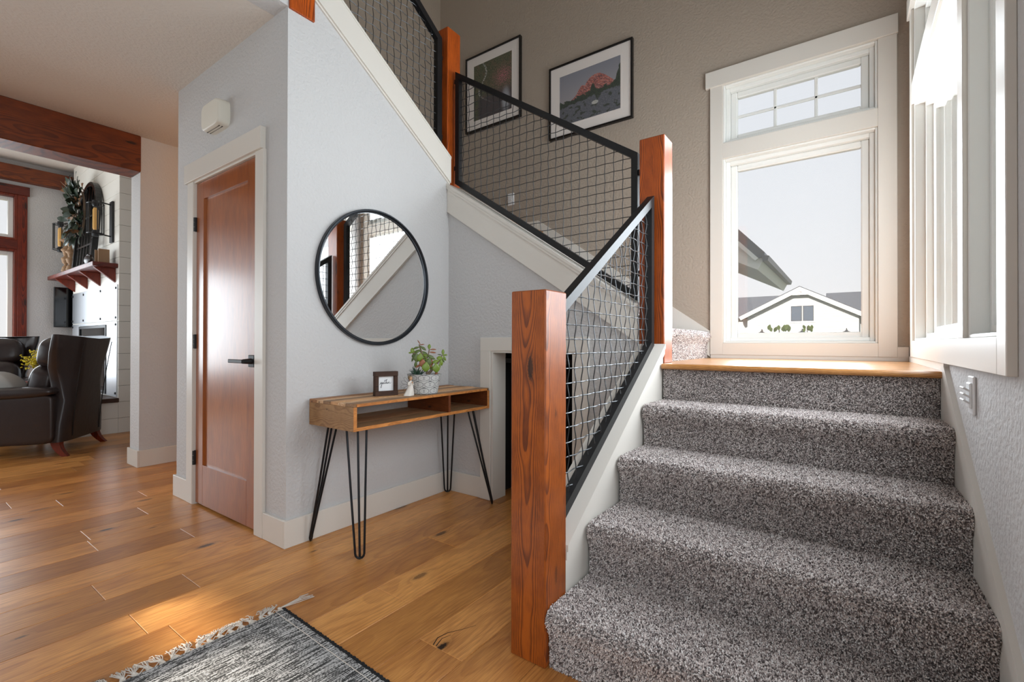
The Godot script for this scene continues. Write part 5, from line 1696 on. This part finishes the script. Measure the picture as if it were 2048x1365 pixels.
# a leather recliner; local x = to its left when seated facing -z... (front is -z), y up
func recliner(label: String, at: Vector3, turn: float) -> Node3D:
	var o := thing("recliner", label, "armchair", at, turn, "dark leather recliners")
	var L: Material = M.leather
	# back: a bowed shell that leans, with wings; outside faces +z
	var rings := []
	var hs := [0.13, 0.30, 0.50, 0.66, 0.80, 0.95, 1.05, 1.105]
	for i in hs.size():
		var y: float = hs[i]
		var u := (y - 0.13) / 0.975
		var half := 0.345 + 0.02 * cos(u * TAU) + 0.035 * smoothstep(0.55, 1.0, u) - 0.03 * exp(-pow((u - 0.5) / 0.2, 2.0))
		var zc := 0.335 + 0.15 * pow(u, 1.3)
		var th := lerpf(0.10, 0.05, u)
		var ring := PackedVector3Array()
		for k in 36:
			var a := TAU * k / 36
			var cx := signf(cos(a)) * pow(absf(cos(a)), 0.42)
			var sz := signf(sin(a)) * pow(absf(sin(a)), 0.55)
			var x := half * cx
			var zz := zc + th * sz - 0.10 * smoothstep(0.55, 1.0, absf(cx)) * smoothstep(0.3, 0.7, u)
			var dip := -0.035 * (1.0 - cx * cx) * smoothstep(0.85, 1.0, u)
			ring.append(Vector3(x, y + dip, zz))
		rings.append(ring)
	obj("back", mb().loft(rings), L, o, 60)
	for s in [-0.23, 0.23]:
		var seam := PackedVector3Array()
		for i in 9:
			var u := 0.04 + 0.92 * i / 8.0
			seam.append(Vector3(s * (1.0 + 0.1 * u), 0.13 + 0.95 * u, 0.335 + 0.15 * pow(u, 1.3) + lerpf(0.100, 0.052, u)))
		obj("seam", mb().tube(seam, 0.004, 6), M.leather_seam, o, 60)
	obj("head_cushion", mb().cushion(Vector3(0, 0.93, 0.27), Vector3(0.30, 0.15, 0.105), Basis(Vector3.RIGHT, 0.16), 0.6, 0.5), L, o, 60)
	obj("back_cushion", mb().cushion(Vector3(0, 0.66, 0.20), Vector3(0.285, 0.17, 0.11), Basis(Vector3.RIGHT, 0.20), 0.6, 0.5), L, o, 60)
	obj("seat_cushion", mb().cushion(Vector3(0, 0.43, -0.08), Vector3(0.275, 0.09, 0.36), Basis(), 0.5, 0.4), L, o, 60)
	obj("seat_box", mb().cushion(Vector3(0, 0.25, -0.05), Vector3(0.28, 0.13, 0.38), Basis(), 0.25, 0.25), L, o, 60)
	for s in [-1.0, 1.0]:
		obj("arm", mb().cushion(Vector3(s * 0.345, 0.345, -0.04), Vector3(0.065, 0.22, 0.41), Basis(), 0.18, 0.22, 36, 20), L, o, 60)
		obj("arm_pad", mb().cushion(Vector3(s * 0.345, 0.575, -0.06), Vector3(0.085, 0.055, 0.43), Basis(Vector3.RIGHT, -0.04), 0.7, 0.35, 36, 14), L, o, 60)
		for f in [-0.36, 0.36]:
			var lg := PackedVector3Array()
			var b := mb()
			var rr := []
			for i in 5:
				var u := i / 4.0
				var c := Vector3(s * (0.315 + 0.02 * u), 0.14 * (1.0 - u), f + signf(f) * 0.075 * u * u)
				var hw := lerpf(0.034, 0.022, u)
				rr.append(PackedVector3Array([c + Vector3(-hw, 0, -hw), c + Vector3(hw, 0, -hw), c + Vector3(hw, 0, hw), c + Vector3(-hw, 0, hw)]))
			var leg := obj("leg", b.loft(rr), M.fir_red, o)
			leg.set_meta("label", "curved reddish wood leg")
	obj("footrest", mb().cushion(Vector3(0, 0.30, -0.47), Vector3(0.27, 0.14, 0.05), Basis(), 0.4, 0.4), L, o, 60)
	return o

func recliners() -> void:
	# the back of the first faces the viewer half from the side
	var bk := V(0.59, 0, 0.81)    # outward direction of its back, in the scene
	var mid := V(-6.05, 0, 1.276) - bk * 0.42
	recliner("dark leather recliner seen from behind at the edge of the living room", mid, atan2(bk.x, bk.z))
	var bk2 := V(-0.93, 0, 0.36)
	recliner("dark leather recliner facing the room below the wood cased window", V(-7.55, 0, 0.72), atan2(bk2.x, bk2.z))
	for q in [[mid - bk * 0.05 + V(0.12, 0.60, -0.12), 0.5, "grey throw pillow on the recliner seen from behind"], [V(-7.20, 0.60, 0.50), 1.9, "grey throw pillow on the recliner below the wood cased window"]]:
		var p := thing("throw_pillow", q[2], "pillow", q[0], q[1], "grey throw pillows")
		obj("cushion", mb().cushion(Vector3.ZERO, Vector3(0.19, 0.19, 0.07), Basis(Vector3.RIGHT, 0.5), 0.9, 0.45), M.cushion_grey, p, 60)

# ---------------------------------------------------------------- outside the windows
func outside() -> void:
	struct("ground", mb().box(-120, 120, -0.7, -0.5, -120, 140), M.ground, "ground outside the house")
	var k := 1.4
	var S := func(x: float, y: float) -> Vector2: return Vector2(x * k, EYE + (y - EYE) * k)
	var z := 42.0
	var h := thing("neighbour_house", "white gabled house with grey roof seen far off through the window", "house", V(-3.0, -0.5, z))
	var ap: Vector2 = S.call(-2.147, 4.129)
	var el: Vector2 = S.call(-5.145, 2.578)
	var er: Vector2 = S.call(0.80, 2.55)
	var wl: Vector2 = S.call(-4.75, 2.45)
	var wr: Vector2 = S.call(0.45, 2.45)
	obj("gable_wall", mb().prism(PackedVector2Array([Vector2(wl.x, -0.5), Vector2(wr.x, -0.5), Vector2(wr.x, wr.y + 0.3), Vector2(ap.x, ap.y - 0.35), Vector2(wl.x, wl.y + 0.25)]), "z", z, z + 8), M.siding, h)
	var cl := mb()
	for i in 24:
		var y := -0.3 + i * 0.2
		var half := minf(1.0, (ap.y - 0.4 - y) / (ap.y - 0.4 - wl.y - 0.2))
		if half <= 0.05: continue
		cl.box(lerpf(ap.x, wl.x, half) + 0.05, lerpf(ap.x, wr.x, half) - 0.05, y, y + 0.012, z - 0.02, z)
	var co := obj("siding_lap", cl, M.siding_trim, h)
	co.set_meta("kind", "stuff")
	for q in [[el, "left"], [er, "right"]]:
		var e: Vector2 = q[0]
		var d: Vector2 = (e - ap).normalized()
		var nn := Vector2(-d.y, d.x)
		if nn.y > 0: nn = -nn
		obj("rake_board", mb().prism(PackedVector2Array([ap, e, e + nn * 0.30, ap + Vector2(0, -0.34)]), "z", z - 0.5, z - 0.42), M.siding_trim, h)
		obj("roof", mb().prism(PackedVector2Array([ap + Vector2(0, 0.06), e + Vector2(0, 0.06), e, ap]), "z", z - 0.52, z + 8), M.shingle, h)
	var rl: Vector2 = S.call(-7.2, 3.9)
	for q in [[rl.x, el.x + 2.6, -1.0], [er.x - 2.6, 7.0, 1.0]]:
		obj("wing_roof", mb().prism(PackedVector2Array([Vector2(z + 0.2, el.y - 0.1), Vector2(z + 4.5, S.call(0, 4.02).y), Vector2(z + 8.8, el.y - 0.1)]), "x", q[0], q[1]), M.shingle, h)
		obj("wing_wall", mb().box(q[0] + 0.3, q[1], -0.5, el.y - 0.05, z + 0.7, z + 8), M.siding, h)
	for q in [[-2.573, -2.067], [-2.008, -1.515]]:
		var a: Vector2 = S.call(q[0], 2.278)
		var b: Vector2 = S.call(q[1], 3.108)
		var f := obj("window", rim_frame("z", a.x, b.x, a.y, b.y, 0.035, z - 0.06, z, 0.0), M.far_frame, h)
		obj("pane", mb().box(a.x + 0.03, b.x - 0.03, a.y + 0.03, b.y - 0.03, z - 0.03, z - 0.01), M.far_pane, f)
	var wa: Vector2 = S.call(-2.573, 2.278)
	var wz: Vector2 = S.call(-1.515, 3.108)
	obj("window_trim", rim_frame("z", wa.x - 0.12, wz.x + 0.12, wa.y - 0.12, wz.y + 0.12, 0.115, z - 0.04, z, 0.0), M.siding_trim, h)
	var vt: Vector2 = S.call(-2.054, 3.75)
	obj("vent_lamp", mb().box(vt.x - 0.14, vt.x + 0.14, vt.y - 0.12, vt.y - 0.02, z - 0.1, z), M.far_frame, h)
	obj("round_vent", mb().lathe(V(vt.x, vt.y + 0.22, z - 0.44), PackedVector2Array([Vector2(0, 0), Vector2(0.12, 0), Vector2(0.12, 0.05), Vector2(0, 0.05)]), 14, Basis(Vector3.RIGHT, PI / 2)), M.terracotta, h)
	obj("gable_trim", mb().prism(PackedVector2Array([Vector2(ap.x - 1.05, ap.y - 0.62), Vector2(ap.x + 1.05, ap.y - 0.62), Vector2(ap.x, ap.y - 0.1)]), "z", z - 0.45, z - 0.3), M.siding_trim, h)
	for x in [-3.986, -2.036, -0.078]:
		var q: Vector2 = S.call(x, 1.68)
		var c := V(q.x, q.y, z - 0.35)
		var l := thing("barn_lamp", "black barn lamp on the white house, " + {-3.986: "left of the three below its windows", -2.036: "middle of the three below its windows", -0.078: "right of the three below its windows"}[x], "lamp", c, 0.0, "barn lamps on the white house")
		obj("shade", mb().lathe(c, PackedVector2Array([Vector2(0.0, 0.12), Vector2(0.06, 0.12), Vector2(0.08, 0.05), Vector2(0.24, -0.03), Vector2(0.24, -0.05), Vector2(0, -0.05)]), 18), M.lamp_black, l, 40)
		obj("arm", mb().tube(PackedVector3Array([c + Vector3(0, 0.1, 0), c + Vector3(0, 0.22, -0.05), c + Vector3(0, 0.2, -0.35)]), 0.03, 6), M.lamp_black, l, 60)
	# eave of the wing next door
	var nb := thing("near_eave", "white eave and grey gutter jutting in at the left of the window view", "eave", V(-1.5, 2.3, 9.0))
	obj("fascia", mb().prism(PackedVector2Array([Vector2(-2.6, 4.18), Vector2(-2.6, 3.95), Vector2(-1.27, 2.50), Vector2(-1.16, 2.53), Vector2(-1.16, 2.60)]), "z", 9.0, 13.0), M.gutter, nb)
	obj("rake", mb().prism(PackedVector2Array([Vector2(-2.6, 3.95), Vector2(-2.6, 3.86), Vector2(-1.30, 2.46), Vector2(-1.25, 2.50)]), "z", 8.96, 13.0), M.soffit, nb)
	obj("soffit", mb().prism(PackedVector2Array([Vector2(-2.6, 3.86), Vector2(-2.6, 3.0), Vector2(-1.27, 2.31), Vector2(-1.17, 2.50)]), "z", 9.03, 13.0), M.soffit, nb)
	obj("wall", mb().box(-6.0, -2.45, -0.5, 2.95, 9.2, 13.0), M.siding, nb)
	obj("gutter", mb().prism(PackedVector2Array([Vector2(-1.20, 2.55), Vector2(-1.09, 2.53), Vector2(-1.11, 2.45), Vector2(-1.19, 2.45)]), "z", 8.98, 13.0), M.gutter, nb)
	# shoots of a shrub below the window
	var r := RandomNumberGenerator.new()
	r.seed = 14
	for q in [[V(-0.735, 0, 7.0), 1.31, 13, 0.11, "yellow green leafy shoot just outside the landing window"], [V(-0.545, 0, 9.0), 1.36, 8, 0.07, "thin pale shoot just right of the leafy one outside the window"]]:
		var c: Vector3 = q[0]
		var o := thing("shrub_shoot", q[4], "shrub", c + Vector3(0, -0.5, 0), 0.0, "shoots outside the landing window")
		obj("stem", mb().tube(PackedVector3Array([c + Vector3(0, -0.5, 0), c + Vector3(0.02, 0.4, 0), c + Vector3(0, q[1] - 0.04, 0)]), 0.006, 6), M.stem, o, 60)
		for i in q[2]:
			var at := c + Vector3(r.randf_range(-1, 1) * q[3], q[1] - 0.02 - r.randf() * 0.05, r.randf_range(-0.05, 0.05))
			var dir := Vector3(r.randf_range(-0.5, 0.5), -0.9, r.randf_range(-0.3, 0.5)).normalized()
			var sd := dir.cross(Vector3(0, 0, 1)).normalized()
			var rings := []
			for j in 6:
				var u := j / 5.0
				var w := 0.022 * sin(PI * clampf(0.05 + 0.9 * u, 0, 1))
				rings.append(PackedVector3Array([at + dir * 0.075 * u + sd * w, at + dir * 0.075 * u + Vector3(0, 0, 0.006), at + dir * 0.075 * u - sd * w, at + dir * 0.075 * u + Vector3(0, 0, 0.001)]))
			obj("leaf", mb().loft(rings), M.tree_leaf, o, 60)
